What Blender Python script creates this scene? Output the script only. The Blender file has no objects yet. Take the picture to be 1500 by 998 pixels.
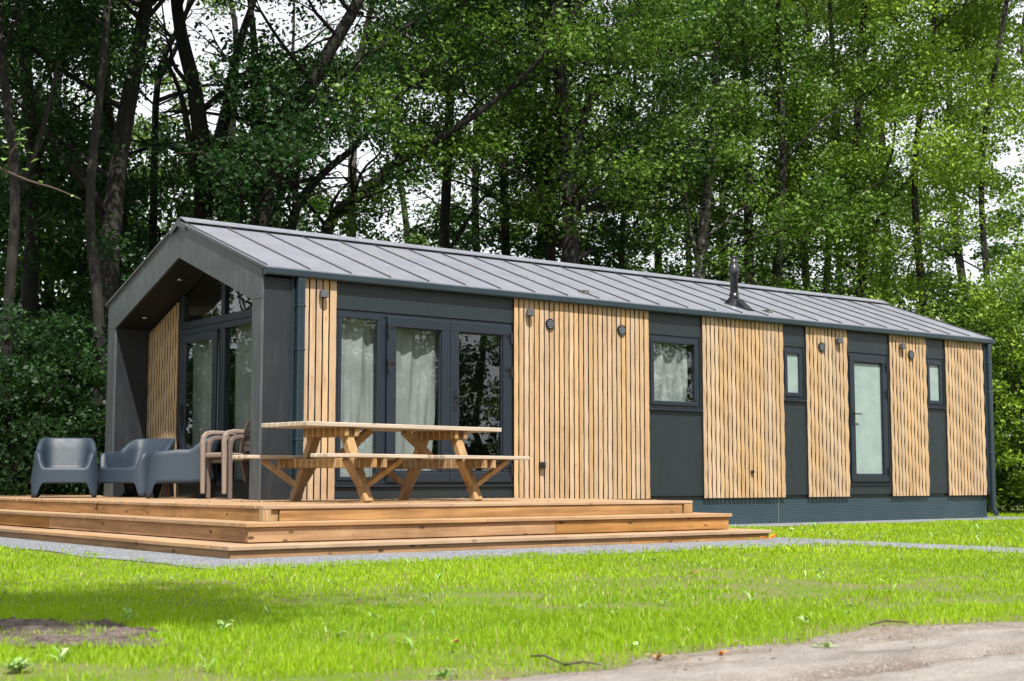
import bpy, bmesh, math, random
import numpy as np
from mathutils import Vector, Matrix
rad = math.radians
SC = bpy.context.scene
COL = SC.collection
random.seed(7)
RNG = np.random.default_rng(11)

# ------------------------------------------------------------------ camera numbers (solved from the photograph)
CAM = np.array([-7.0602, -13.526, 0.2131]); YAW = -0.6546; PITCH = 0.09678; FPX = 2100.0
GZ = -0.385                                   # lawn level; the deck top is z = 0

def ray(u, v):
    x = (u-750)/FPX; y = 1.0; z = -(v-499)/FPX
    c, s = math.cos(PITCH), math.sin(PITCH); Y = c*y-s*z; Z = s*y+c*z
    c, s = math.cos(YAW), math.sin(YAW)
    return np.array([c*x-s*Y, s*x+c*Y, Z])
def at(u, v, depth):
    d = ray(u, v)
    fx, fy = -math.sin(YAW), math.cos(YAW)
    return CAM + d*(depth/(d[0]*fx+d[1]*fy))
def onz(u, v, z):
    d = ray(u, v); return CAM + d*(z-CAM[2])/d[2]

# ------------------------------------------------------------------ materials
MATS = {}
def new_mat(name):
    m = bpy.data.materials.new(name); m.use_nodes = True
    nt = m.node_tree; b = nt.nodes.get('Principled BSDF')
    MATS[name] = m
    return m, nt, b
def node(nt, typ, **kw):
    n = nt.nodes.new(typ)
    for k, v in kw.items(): setattr(n, k, v)
    return n
def lk(nt, a, b): nt.links.new(a, b)
def math_n(nt, op, a, b=None, clamp=False):
    n = node(nt, 'ShaderNodeMath', operation=op); n.use_clamp = clamp
    for i, x in enumerate((a, b)):
        if x is None: continue
        if isinstance(x, (int, float)): n.inputs[i].default_value = x
        else: lk(nt, x, n.inputs[i])
    return n.outputs[0]
def ramp(nt, fac, stops):
    r = node(nt, 'ShaderNodeValToRGB'); e = r.color_ramp.elements
    while len(e) < len(stops): e.new(0.5)
    for i, (p, c) in enumerate(stops):
        e[i].position = p; e[i].color = (c[0], c[1], c[2], 1)
    lk(nt, fac, r.inputs[0]); return r.outputs[0]
def mixc(nt, fac, a, b, mode='MIX'):
    n = node(nt, 'ShaderNodeMix', data_type='RGBA', blend_type=mode)
    for i, x in ((0, fac), (6, a), (7, b)):
        if isinstance(x, (int, float)): n.inputs[i].default_value = x
        elif isinstance(x, tuple): n.inputs[i].default_value = (x[0], x[1], x[2], 1)
        else: lk(nt, x, n.inputs[i])
    return n.outputs[2]
def noise(nt, vec, scale, detail=3, rough=0.5, dist=0.0):
    n = node(nt, 'ShaderNodeTexNoise'); n.inputs['Scale'].default_value = scale
    n.inputs['Detail'].default_value = detail; n.inputs['Roughness'].default_value = rough
    n.inputs['Distortion'].default_value = dist
    if vec is not None: lk(nt, vec, n.inputs['Vector'])
    return n.outputs['Fac']
def coords(nt, scale=(1, 1, 1), off=None):
    tc = node(nt, 'ShaderNodeTexCoord'); mp = node(nt, 'ShaderNodeMapping')
    mp.inputs['Scale'].default_value = scale
    lk(nt, tc.outputs['Object'], mp.inputs['Vector'])
    if off is not None:
        a = node(nt, 'ShaderNodeVectorMath', operation='ADD')
        lk(nt, mp.outputs[0], a.inputs[0]); lk(nt, off, a.inputs[1]); return a.outputs[0]
    return mp.outputs[0]
def rnd_attr(nt):
    a = node(nt, 'ShaderNodeAttribute'); a.attribute_name = 'rnd'; return a.outputs['Fac']
def bump(nt, b, h, strength=0.3, dist=0.01):
    n = node(nt, 'ShaderNodeBump'); n.inputs['Strength'].default_value = strength
    n.inputs['Distance'].default_value = dist
    lk(nt, h, n.inputs['Height']); lk(nt, n.outputs[0], b.inputs['Normal'])

def paint(name, col, rough=0.45, var=0.12, metal=0.0, spec=0.5, dirt=0.0, bumpy=0.0):
    m, nt, b = new_mat(name)
    v = coords(nt)
    f = noise(nt, v, 3.0, 4, 0.6)
    c = ramp(nt, f, [(0.3, tuple(x*(1-var) for x in col)), (0.7, tuple(x*(1+var) for x in col))])
    if dirt:
        g = noise(nt, coords(nt, (9, 9, 1.2)), 1.5, 5, 0.65)
        k = ramp(nt, g, [(0.5, (0, 0, 0)), (0.75, (dirt,)*3)])
        c = mixc(nt, k, c, (0.30, 0.31, 0.30))
    lk(nt, c, b.inputs['Base Color'])
    b.inputs['Roughness'].default_value = rough; b.inputs['Metallic'].default_value = metal
    b.inputs['Specular IOR Level'].default_value = spec
    r = noise(nt, v, 14, 3)
    rr = math_n(nt, 'ADD', math_n(nt, 'MULTIPLY', r, 0.16), rough-0.08)
    lk(nt, rr, b.inputs['Roughness'])
    if bumpy: bump(nt, b, noise(nt, v, 60, 3), bumpy, 0.004)
    return m

def wood(name, light, dark, axis, grain=26, knots=0.0, rough=0.7, var=0.25, grey=None, bumps=0.25):
    """grain runs along axis (0,1,2)"""
    m, nt, b = new_mat(name)
    r = rnd_attr(nt)
    comb = node(nt, 'ShaderNodeCombineXYZ')
    for i in range(3): lk(nt, math_n(nt, 'MULTIPLY', r, 37.0+13*i), comb.inputs[i])
    sc = [grain, grain, grain]; sc[axis] = grain*0.05
    v = coords(nt, tuple(sc), comb.outputs[0])
    f = noise(nt, v, 1.0, 5, 0.62, 0.6)
    c = ramp(nt, f, [(0.32, dark), (0.5, tuple((a+b_)/2 for a, b_ in zip(light, dark))), (0.68, light)])
    # board to board tone
    hs = node(nt, 'ShaderNodeHueSaturation')
    lk(nt, math_n(nt, 'ADD', math_n(nt, 'MULTIPLY', r, var), 1-var/2), hs.inputs['Value'])
    lk(nt, math_n(nt, 'ADD', math_n(nt, 'MULTIPLY', math_n(nt, 'FRACT', math_n(nt, 'MULTIPLY', r, 7.3)), 0.3), 0.85), hs.inputs['Saturation'])
    lk(nt, c, hs.inputs['Color']); c = hs.outputs[0]
    # large stain variation
    f2 = noise(nt, coords(nt, (1.3, 1.3, 1.3)), 1.6, 4, 0.6)
    c = mixc(nt, ramp(nt, f2, [(0.45, (0, 0, 0)), (0.75, (0.55,)*3)]), c, tuple(x*0.72 for x in dark) if grey is None else grey)
    if knots:
        ks = [9.0, 9.0, 9.0]; ks[axis] = 4.2
        vo = node(nt, 'ShaderNodeTexVoronoi'); vo.inputs['Scale'].default_value = 1.0
        lk(nt, coords(nt, tuple(ks), comb.outputs[0]), vo.inputs['Vector'])
        kf = ramp(nt, vo.outputs['Distance'], [(0.07, (knots,)*3), (0.17, (0, 0, 0))])
        c = mixc(nt, kf, c, tuple(x*0.25 for x in dark))
    lk(nt, c, b.inputs['Base Color']); b.inputs['Roughness'].default_value = rough
    b.inputs['Specular IOR Level'].default_value = 0.3
    bump(nt, b, f, bumps, 0.004)
    return m

M_CLAD = wood('larch cladding', (0.50, 0.35, 0.215), (0.37, 0.24, 0.135), 2, 30, 0.30, 0.6, 0.20)
M_DECKX = wood('deck pine along x', (0.40, 0.222, 0.088), (0.20, 0.10, 0.038), 0, 22, 0.95, 0.65, 0.30)
M_DECKY = wood('deck pine along y', (0.40, 0.222, 0.088), (0.20, 0.10, 0.038), 1, 22, 0.95, 0.65, 0.30)
M_TREADX = wood('worn tread along x', (0.42, 0.28, 0.165), (0.27, 0.16, 0.085), 0, 16, 0.6, 0.7, 0.25)
M_TREADY = wood('worn tread along y', (0.42, 0.28, 0.165), (0.27, 0.16, 0.085), 1, 16, 0.6, 0.7, 0.25)
M_TABX = wood('weathered table boards', (0.50, 0.42, 0.34), (0.34, 0.27, 0.20), 0, 20, 0.35, 0.75, 0.2, grey=(0.42, 0.37, 0.33))
M_TABZ = wood('table legs', (0.40, 0.27, 0.15), (0.25, 0.15, 0.07), 2, 20, 0.4, 0.75, 0.3)
M_TABY = wood('table beams', (0.38, 0.25, 0.13), (0.23, 0.135, 0.06), 1, 20, 0.4, 0.75, 0.25)

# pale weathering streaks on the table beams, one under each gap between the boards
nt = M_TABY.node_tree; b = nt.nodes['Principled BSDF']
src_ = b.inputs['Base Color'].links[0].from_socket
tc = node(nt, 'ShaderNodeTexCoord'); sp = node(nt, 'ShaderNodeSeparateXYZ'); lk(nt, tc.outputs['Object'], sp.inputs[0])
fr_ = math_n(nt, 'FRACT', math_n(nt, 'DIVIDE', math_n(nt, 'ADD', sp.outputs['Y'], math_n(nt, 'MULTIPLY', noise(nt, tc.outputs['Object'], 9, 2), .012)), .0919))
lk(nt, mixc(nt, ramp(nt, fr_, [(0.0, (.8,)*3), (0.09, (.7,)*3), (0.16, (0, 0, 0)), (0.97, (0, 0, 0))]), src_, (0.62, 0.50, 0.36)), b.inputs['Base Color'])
M_PANEL = paint('dark composite panel', (0.011, 0.018, 0.022), 0.45, 0.08, dirt=0.02)
M_WING = paint('dark porch side panel', (0.011, 0.014, 0.018), 0.5, 0.08, dirt=0.05)
M_FASCIA = paint('grey gable panel', (0.060, 0.070, 0.077), 0.4, 0.16, dirt=0.20)
M_SOFFIT = paint('black soffit', (0.006, 0.006, 0.007), 0.6, 0.08)
M_FRAME = paint('anthracite window frame', (0.010, 0.016, 0.026), 0.42, 0.06)
M_GUTTER = paint('blue grey gutter steel', (0.015, 0.028, 0.038), 0.35, 0.10)
M_PIPE = paint('blue grey downpipe', (0.015, 0.028, 0.038), 0.28, 0.08)
M_BLACK = paint('black fittings', (0.012, 0.012, 0.013), 0.35, 0.1)
M_LAMP = paint('grey wall lamp', (0.09, 0.09, 0.10), 0.35, 0.05)
M_LOUV = paint('grey louvre', (0.13, 0.15, 0.18), 0.4, 0.05)
M_SILVER = paint('steel fitting', (0.5, 0.5, 0.5), 0.3, 0.05, metal=0.8)
M_FLUE = paint('black flue enamel', (0.010, 0.010, 0.013), 0.28, 0.1)
M_FLUEG = paint('greyish flue cowl', (0.03, 0.03, 0.036), 0.3, 0.1, metal=0.2)
M_ARM = paint('anthracite resin', (0.018, 0.031, 0.049), 0.54, 0.06, dirt=0.02)
M_TAUPE = paint('taupe resin', (0.24, 0.185, 0.155), 0.5, 0.08)
M_TAUPED = paint('dark taupe resin', (0.13, 0.098, 0.085), 0.5, 0.08)
M_INT = paint('interior board', (0.10, 0.10, 0.09), 0.8, 0.1)

# roof sheet
m, nt, b = new_mat('grey roof sheet'); M_ROOF = m
f = noise(nt, coords(nt, (2, 2, 2)), 1.5, 6, 0.65)
f2 = noise(nt, coords(nt, (16, 2.0, 2.0)), 1.2, 3, 0.5)
c = ramp(nt, f, [(0.3, (0.175, 0.185, 0.222)), (0.7, (0.24, 0.25, 0.29))])
c = mixc(nt, ramp(nt, f2, [(0.45, (0, 0, 0)), (0.8, (0.35,)*3)]), c, (0.29, 0.29, 0.31))
lk(nt, c, b.inputs['Base Color']); b.inputs['Metallic'].default_value = 0.15; b.inputs['Roughness'].default_value = 0.42
M_SEAM = paint('roof seam', (0.085, 0.088, 0.10), 0.45, 0.1, metal=0.2)

# ribbed plinth
m, nt, b = new_mat('ribbed plinth sheet'); M_PLINTH = m
f = noise(nt, coords(nt), 2.0, 4)
lk(nt, ramp(nt, f, [(0.3, (0.016, 0.035, 0.045)), (0.7, (0.024, 0.046, 0.058))]), b.inputs['Base Color'])
b.inputs['Roughness'].default_value = 0.45
w = node(nt, 'ShaderNodeTexWave', wave_type='BANDS', bands_direction='Z'); w.inputs['Scale'].default_value = 14
w.inputs['Distortion'].default_value = 0.0
lk(nt, coords(nt), w.inputs['Vector']); bump(nt, b, w.outputs['Fac'], 0.3, 0.006)

def glass(name, tint=(1, 1, 1), gain=1.0, rough=0.0):
    m = bpy.data.materials.new(name); m.use_nodes = True; nt = m.node_tree; nt.nodes.clear()
    o = node(nt, 'ShaderNodeOutputMaterial'); mix = node(nt, 'ShaderNodeMixShader')
    t = node(nt, 'ShaderNodeBsdfTransparent'); t.inputs[0].default_value = (*tint, 1)
    g = node(nt, 'ShaderNodeBsdfGlossy'); g.inputs['Roughness'].default_value = rough
    geo = node(nt, 'ShaderNodeNewGeometry'); dt = node(nt, 'ShaderNodeVectorMath', operation='DOT_PRODUCT')
    lk(nt, geo.outputs['Incoming'], dt.inputs[0]); lk(nt, geo.outputs['Normal'], dt.inputs[1])
    sch = math_n(nt, 'POWER', math_n(nt, 'SUBTRACT', 1.0, math_n(nt, 'ABSOLUTE', dt.outputs['Value'])), 5.0)
    bp = node(nt, 'ShaderNodeBump'); bp.inputs['Strength'].default_value = 0.04; bp.inputs['Distance'].default_value = 0.02
    lk(nt, noise(nt, coords(nt), 2.2, 1), bp.inputs['Height']); lk(nt, bp.outputs[0], g.inputs['Normal'])
    f = math_n(nt, 'ADD', math_n(nt, 'MULTIPLY', sch, 0.9), 0.045*gain, True)
    lk(nt, f, mix.inputs[0]); lk(nt, t.outputs[0], mix.inputs[1]); lk(nt, g.outputs[0], mix.inputs[2])
    lk(nt, mix.outputs[0], o.inputs[0]); MATS[name] = m; return m
M_GLASS = glass('clear double glazing', (0.93, 0.95, 0.94), 1.7)
m, nt, b = new_mat('frosted pane'); M_FROST = m
f = noise(nt, coords(nt, (1.2, 1.2, 1.8)), 2.6, 5, 0.6)
lk(nt, ramp(nt, f, [(0.3, (0.21, 0.27, 0.26)), (0.7, (0.27, 0.34, 0.325))]), b.inputs['Base Color'])
b.inputs['Roughness'].default_value = 0.12; b.inputs['Specular IOR Level'].default_value = 0.8
m, nt, b = new_mat('white net curtain'); M_CURT = m
lk(nt, ramp(nt, noise(nt, coords(nt), 3, 3), [(0.3, (0.21, 0.23, 0.235)), (0.7, (0.32, 0.345, 0.35))]), b.inputs['Base Color'])
b.inputs['Roughness'].default_value = 0.9
b.inputs['Transmission Weight'].default_value = 0.0

# leaves
def leaf_mat(name, dark, light, trans):
    m = bpy.data.materials.new(name); m.use_nodes = True; nt = m.node_tree; nt.nodes.clear()
    o = node(nt, 'ShaderNodeOutputMaterial'); mix = node(nt, 'ShaderNodeMixShader'); mix.inputs[0].default_value = 0.30
    r = rnd_attr(nt)
    c = ramp(nt, r, [(0.0, dark), (0.75, light), (1.0, tuple(min(1, x*1.35) for x in light))])
    d = node(nt, 'ShaderNodeBsdfPrincipled'); d.inputs['Roughness'].default_value = 0.5; d.inputs['Specular IOR Level'].default_value = 0.3
    t = node(nt, 'ShaderNodeBsdfTranslucent')
    lk(nt, c, d.inputs['Base Color'])
    tc = mixc(nt, 0.55, c, trans); lk(nt, tc, t.inputs['Color'])
    lk(nt, d.outputs[0], mix.inputs[1]); lk(nt, t.outputs[0], mix.inputs[2]); lk(nt, mix.outputs[0], o.inputs[0])
    MATS[name] = m; return m
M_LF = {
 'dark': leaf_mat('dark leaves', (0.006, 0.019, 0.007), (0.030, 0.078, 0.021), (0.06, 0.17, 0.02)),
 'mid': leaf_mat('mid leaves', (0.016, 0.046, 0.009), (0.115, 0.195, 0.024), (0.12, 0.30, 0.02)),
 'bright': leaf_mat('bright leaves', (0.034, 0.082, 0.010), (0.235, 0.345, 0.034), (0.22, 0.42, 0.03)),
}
m, nt, b = new_mat('bark'); M_BARK = m
f = noise(nt, coords(nt, (9, 9, 1.6)), 1.6, 6, 0.7)
lk(nt, ramp(nt, f, [(0.3, (0.006, 0.005, 0.004)), (0.6, (0.020, 0.016, 0.012)), (0.8, (0.042, 0.038, 0.024))]), b.inputs['Base Color'])
b.inputs['Roughness'].default_value = 0.9; bump(nt, b, f, 0.8, 0.03)
m, nt, b = new_mat('birch bark'); M_BIRCH = m
f = noise(nt, coords(nt, (3, 3, 14)), 1.4, 5, 0.7)
lk(nt, ramp(nt, f, [(0.42, (0.03, 0.026, 0.02)), (0.52, (0.13, 0.12, 0.10)), (0.8, (0.24, 0.23, 0.20))]), b.inputs['Base Color'])
b.inputs['Roughness'].default_value = 0.85; bump(nt, b, f, 0.5, 0.02)

# ground materials
m, nt, b = new_mat('forest floor'); M_FLOOR = m
f = noise(nt, coords(nt), 1.3, 6, 0.7)
lk(nt, ramp(nt, f, [(0.35, (0.030, 0.028, 0.015)), (0.65, (0.050, 0.070, 0.022))]), b.inputs['Base Color']); b.inputs['Roughness'].default_value = 1
m, nt, b = new_mat('lawn soil'); M_SOIL = m
f = noise(nt, coords(nt), 2.0, 6, 0.7); f2 = noise(nt, coords(nt), 30, 4, 0.7)
c = ramp(nt, f, [(0.40, (0.10, 0.16, 0.015)), (0.60, (0.15, 0.15, 0.06))])
c = mixc(nt, ramp(nt, f2, [(0.5, (0, 0, 0)), (0.75, (0.6,)*3)]), c, (0.16, 0.13, 0.10))
lk(nt, c, b.inputs['Base Color']); b.inputs['Roughness'].default_value = 1; b.inputs['Specular IOR Level'].default_value = 0.1
bump(nt, b, f2, 0.8, 0.02)
m, nt, b = new_mat('grey gravel'); M_GRAVEL = m
vo = node(nt, 'ShaderNodeTexVoronoi'); vo.inputs['Scale'].default_value = 75; lk(nt, coords(nt), vo.inputs['Vector'])
c = ramp(nt, vo.outputs['Color'], [(0.15, (0.07, 0.078, 0.09)), (0.5, (0.16, 0.17, 0.195)), (0.85, (0.32, 0.33, 0.36))])
c = mixc(nt, ramp(nt, noise(nt, coords(nt), 2.5, 5, 0.65), [(0.5, (0, 0, 0)), (0.75, (0.5,)*3)]), c, (0.30, 0.27, 0.22))
lk(nt, c, b.inputs['Base Color']); b.inputs['Roughness'].default_value = 0.9; bump(nt, b, vo.outputs['Distance'], 0.9, 0.012)
m, nt, b = new_mat('sandy dirt'); M_DIRT = m
f = noise(nt, coords(nt, (0.8, 2.6, 1)), 1.6, 7, 0.65); f2 = noise(nt, coords(nt), 45, 5, 0.75)
c = ramp(nt, f, [(0.34, (0.17, 0.15, 0.13)), (0.50, (0.27, 0.245, 0.22)), (0.66, (0.36, 0.335, 0.305))])
c = mixc(nt, ramp(nt, f2, [(0.48, (0, 0, 0)), (0.72, (0.55,)*3)]), c, (0.20, 0.155, 0.125))
tcx = node(nt, 'ShaderNodeTexCoord'); spx = node(nt, 'ShaderNodeSeparateXYZ'); lk(nt, tcx.outputs['Object'], spx.inputs[0])
edge = math_n(nt, 'ADD', math_n(nt, 'MULTIPLY', math_n(nt, 'ADD', spx.outputs['Y'], 10.45), 1.6), math_n(nt, 'MULTIPLY', math_n(nt, 'SUBTRACT', noise(nt, coords(nt, (2, 5, 1)), 2.0, 6, .7), .5), 2.6))
c = mixc(nt, ramp(nt, edge, [(0.35, (0, 0, 0)), (0.75, (.75,)*3)]), c, ramp(nt, noise(nt, coords(nt), 28, 5, .75), [(0.4, (.10, .075, .055)), (0.62, (.30, .235, .18))]))
trk = math_n(nt, 'ABSOLUTE', math_n(nt, 'ADD', spx.outputs['Y'], 10.62)); trk = math_n(nt, 'ADD', trk, math_n(nt, 'MULTIPLY', noise(nt, coords(nt), 12, 4), .12))
c = mixc(nt, ramp(nt, trk, [(0.10, (.65,)*3), (0.19, (0, 0, 0))]), c, (.16, .115, .09))
gr = noise(nt, coords(nt), 130, 3, .8); c = mixc(nt, ramp(nt, gr, [(0.54, (0, 0, 0)), (0.62, (.7,)*3)]), c, (0.50, 0.46, 0.42))
lk(nt, c, b.inputs['Base Color']); b.inputs['Roughness'].default_value = 1; b.inputs['Specular IOR Level'].default_value = 0.1
bump(nt, b, f2, 1.0, 0.02)
m, nt, b = new_mat('dark earth'); M_EARTH = m
f2 = noise(nt, coords(nt), 14, 6, 0.75)
lk(nt, ramp(nt, f2, [(0.35, (0.05, 0.038, 0.03)), (0.65, (0.17, 0.13, 0.11))]), b.inputs['Base Color']); b.inputs['Roughness'].default_value = 1
bump(nt, b, f2, 1.0, 0.03)
def vcol_mat(name, stops, trans, rough=0.5, tf=0.3):
    m = bpy.data.materials.new(name); m.use_nodes = True; nt = m.node_tree; nt.nodes.clear()
    o = node(nt, 'ShaderNodeOutputMaterial'); mix = node(nt, 'ShaderNodeMixShader'); mix.inputs[0].default_value = tf
    c = ramp(nt, rnd_attr(nt), stops)
    d = node(nt, 'ShaderNodeBsdfPrincipled'); d.inputs['Roughness'].default_value = rough; d.inputs['Specular IOR Level'].default_value = 0.35
    t = node(nt, 'ShaderNodeBsdfTranslucent'); lk(nt, c, d.inputs['Base Color']); lk(nt, mixc(nt, 0.5, c, trans), t.inputs['Color'])
    lk(nt, d.outputs[0], mix.inputs[1]); lk(nt, t.outputs[0], mix.inputs[2]); lk(nt, mix.outputs[0], o.inputs[0]); MATS[name] = m; return m
M_GRASS = vcol_mat('grass blades', [(0.0, (0.11, 0.23, 0.005)), (0.5, (0.25, 0.40, 0.006)), (0.93, (0.36, 0.50, 0.010)), (0.97, (0.50, 0.47, 0.20))], (0.52, 0.74, 0.006), 0.6, 0.38)
M_WEED = vcol_mat('weed leaves', [(0.0, (0.10, 0.22, 0.03)), (0.6, (0.24, 0.40, 0.09)), (1.0, (0.46, 0.58, 0.26))], (0.3, 0.5, 0.08), 0.35, 0.25)
M_LITTER = vcol_mat('fallen leaf litter', [(0.0, (0.30, 0.16, 0.06)), (0.5, (0.48, 0.27, 0.10)), (1.0, (0.55, 0.42, 0.20))], (0.5, 0.3, 0.1), 0.7, 0.1)
M_LITTER2 = vcol_mat('brown crumbs', [(0.0, (0.06, 0.04, 0.025)), (0.6, (0.22, 0.14, 0.08)), (1.0, (0.45, 0.34, 0.22))], (0.3, 0.2, 0.1), 0.8, 0.1)
M_ORANGE = vcol_mat('orange leaf', [(0.0, (0.75, 0.20, 0.02)), (1.0, (0.85, 0.38, 0.04))], (0.8, 0.3, 0.02), 0.6, 0.25)
M_TWIG = paint('twig bark', (0.07, 0.05, 0.035), 0.9, 0.2)

# ------------------------------------------------------------------ mesh building
class MB:
    def __init__(s): s.v = []; s.f = []; s.r = []
    def add(s, verts, faces, r=None, M=None):
        r = random.random() if r is None else r
        n = len(s.v)
        for p in verts:
            p = Vector(p)
            if M is not None: p = M @ p
            s.v.append(tuple(p)); s.r.append(r)
        s.f += [tuple(n+i for i in f) for f in faces]
        return s
    def box(s, x0, x1, y0, y1, z0, z1, r=None, M=None):
        v = [(x, y, z) for z in (z0, z1) for y in (y0, y1) for x in (x0, x1)]
        return s.add(v, [(0, 2, 3, 1), (4, 5, 7, 6), (0, 1, 5, 4), (2, 6, 7, 3), (0, 4, 6, 2), (1, 3, 7, 5)], r, M)
    def beam(s, a, b, w, h, up=(0, 0, 1), r=None):
        """rectangular bar from a to b; w across, h along 'up'"""
        a = Vector(a); b = Vector(b); d = (b-a).normalized(); u = Vector(up)
        side = d.cross(u).normalized(); u = side.cross(d).normalized()
        v = []
        for p in (a, b):
            for i, j in ((-1, -1), (1, -1), (1, 1), (-1, 1)): v.append(p+side*i*w/2+u*j*h/2)
        return s.add(v, [(3, 2, 1, 0), (4, 5, 6, 7), (0, 1, 5, 4), (1, 2, 6, 5), (2, 3, 7, 6), (3, 0, 4, 7)], r)
    def prism(s, poly, axis, t0, t1, r=None, M=None):
        """poly of 2D points extruded along axis ('x': poly=(y,z); 'y': (x,z); 'z': (x,y))"""
        def P(p, t):
            return {'x': (t, p[0], p[1]), 'y': (p[0], t, p[1]), 'z': (p[0], p[1], t)}[axis]
        n = len(poly); v = [P(p, t0) for p in poly]+[P(p, t1) for p in poly]
        f = [tuple(range(n))[::-1], tuple(range(n, 2*n))]+[(i, (i+1) % n, n+(i+1) % n, n+i) for i in range(n)]
        return s.add(v, f, r, M)
    def lathe(s, prof, center=(0, 0, 0), seg=24, r=None, M=None):
        v = []; f = []; c = Vector(center); n = len(prof)
        for k in range(seg):
            a = 2*math.pi*k/seg
            for (rr, z) in prof: v.append(c+Vector((rr*math.cos(a), rr*math.sin(a), z)))
        for k in range(seg):
            k2 = (k+1) % seg
            for i in range(n-1): f.append((k*n+i, k2*n+i, k2*n+i+1, k*n+i+1))
        return s.add(v, f, r, M)
    def tube(s, pts, radii, seg=8, r=None, caps=True):
        pts = [Vector(p) for p in pts]; n = len(pts)
        if isinstance(radii, (int, float)): radii = [radii]*n
        v = []; f = []; ref = Vector((0.31, 0.87, 0.12)).normalized()
        for i, p in enumerate(pts):
            d = (pts[min(i+1, n-1)]-pts[max(i-1, 0)]).normalized()
            a = d.cross(ref)
            if a.length < 1e-3: a = d.cross(Vector((1, 0, 0)))
            a.normalize(); b = d.cross(a).normalized()
            for k in range(seg):
                t = 2*math.pi*k/seg; v.append(p+(a*math.cos(t)+b*math.sin(t))*radii[i])
        for i in range(n-1):
            for k in range(seg):
                k2 = (k+1) % seg; f.append((i*seg+k, i*seg+k2, (i+1)*seg+k2, (i+1)*seg+k))
        if caps: f += [tuple(range(seg))[::-1], tuple((n-1)*seg+k for k in range(seg))]
        return s.add(v, f, r)
    def sweep(s, pts, w, h, side, r=None):
        """rect section swept along pts; 'side' is the constant width direction"""
        pts = [Vector(p) for p in pts]; n = len(pts); side = Vector(side).normalized()
        v = []; f = []
        for i, p in enumerate(pts):
            d = (pts[min(i+1, n-1)]-pts[max(i-1, 0)]).normalized(); u = side.cross(d).normalized()
            hh = h[i] if isinstance(h, (list, tuple)) else h
            for a, b in ((-1, -1), (1, -1), (1, 1), (-1, 1)): v.append(p+side*a*w/2+u*b*hh/2)
        for i in range(n-1):
            for k in range(4):
                k2 = (k+1) % 4; f.append((i*4+k, i*4+k2, (i+1)*4+k2, (i+1)*4+k))
        f += [(3, 2, 1, 0), tuple((n-1)*4+k for k in range(4))]
        return s.add(v, f, r)
    def build(s, name, mat, parent=None, bevel=0.0, smooth=False, seg=1, loc=None, rotz=0):
        me = bpy.data.meshes.new(name); me.from_pydata(s.v, [], s.f)
        bm = bmesh.new(); bm.from_mesh(me); bmesh.ops.recalc_face_normals(bm, faces=bm.faces); bm.to_mesh(me); bm.free()
        a = me.attributes.new('rnd', 'FLOAT', 'POINT'); a.data.foreach_set('value', s.r)
        me.materials.append(mat)
        if smooth: me.shade_smooth()
        o = bpy.data.objects.new(name, me); COL.objects.link(o)
        if parent is not None: o.parent = parent
        if loc is not None: o.location = loc
        o.rotation_euler[2] = rotz
        if bevel:
            b = o.modifiers.new('bevel', 'BEVEL'); b.width = bevel; b.segments = seg; b.limit_method = 'ANGLE'; b.angle_limit = rad(40)
        return o

def tag(o, label=None, cat=None, group=None, kind=None):
    if label: o['label'] = label
    if cat: o['category'] = cat
    if group: o['group'] = group
    if kind: o['kind'] = kind
    return o
def empty(name, loc=(0, 0, 0), rz=0, label=None, cat=None, group=None):
    o = bpy.data.objects.new(name, None); COL.objects.link(o); o.location = loc; o.rotation_euler[2] = rz
    o.empty_display_size = 0.2
    return tag(o, label, cat, group)
def copy_tree(o, parent=None):
    c = o.copy(); COL.objects.link(c); c.parent = parent
    for ch in list(o.children): copy_tree(ch, c)
    return c
def np_mesh(name, V, F4=None, F3=None, rnd=None, mat=None, parent=None):
    """fast mesh from arrays; F4 quads (n,4), F3 triangles (n,3)"""
    me = bpy.data.meshes.new(name); me.vertices.add(len(V)); me.vertices.foreach_set('co', V.astype(np.float32).ravel())
    loops = []; starts = []; tot = 0
    if F4 is not None and len(F4):
        loops.append(F4.ravel()); starts.append(np.arange(len(F4))*4); tot = len(F4)*4
    if F3 is not None and len(F3):
        loops.append(F3.ravel()); starts.append(tot+np.arange(len(F3))*3)
    L = np.concatenate(loops).astype(np.int32); S = np.concatenate(starts).astype(np.int32)
    me.loops.add(len(L)); me.loops.foreach_set('vertex_index', L)
    me.polygons.add(len(S)); me.polygons.foreach_set('loop_start', S)
    me.update(calc_edges=True)
    if rnd is not None:
        a = me.attributes.new('rnd', 'FLOAT', 'POINT'); a.data.foreach_set('value', rnd.astype(np.float32))
    if mat: me.materials.append(mat)
    o = bpy.data.objects.new(name, me); COL.objects.link(o)
    if parent is not None: o.parent = parent
    return o

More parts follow.
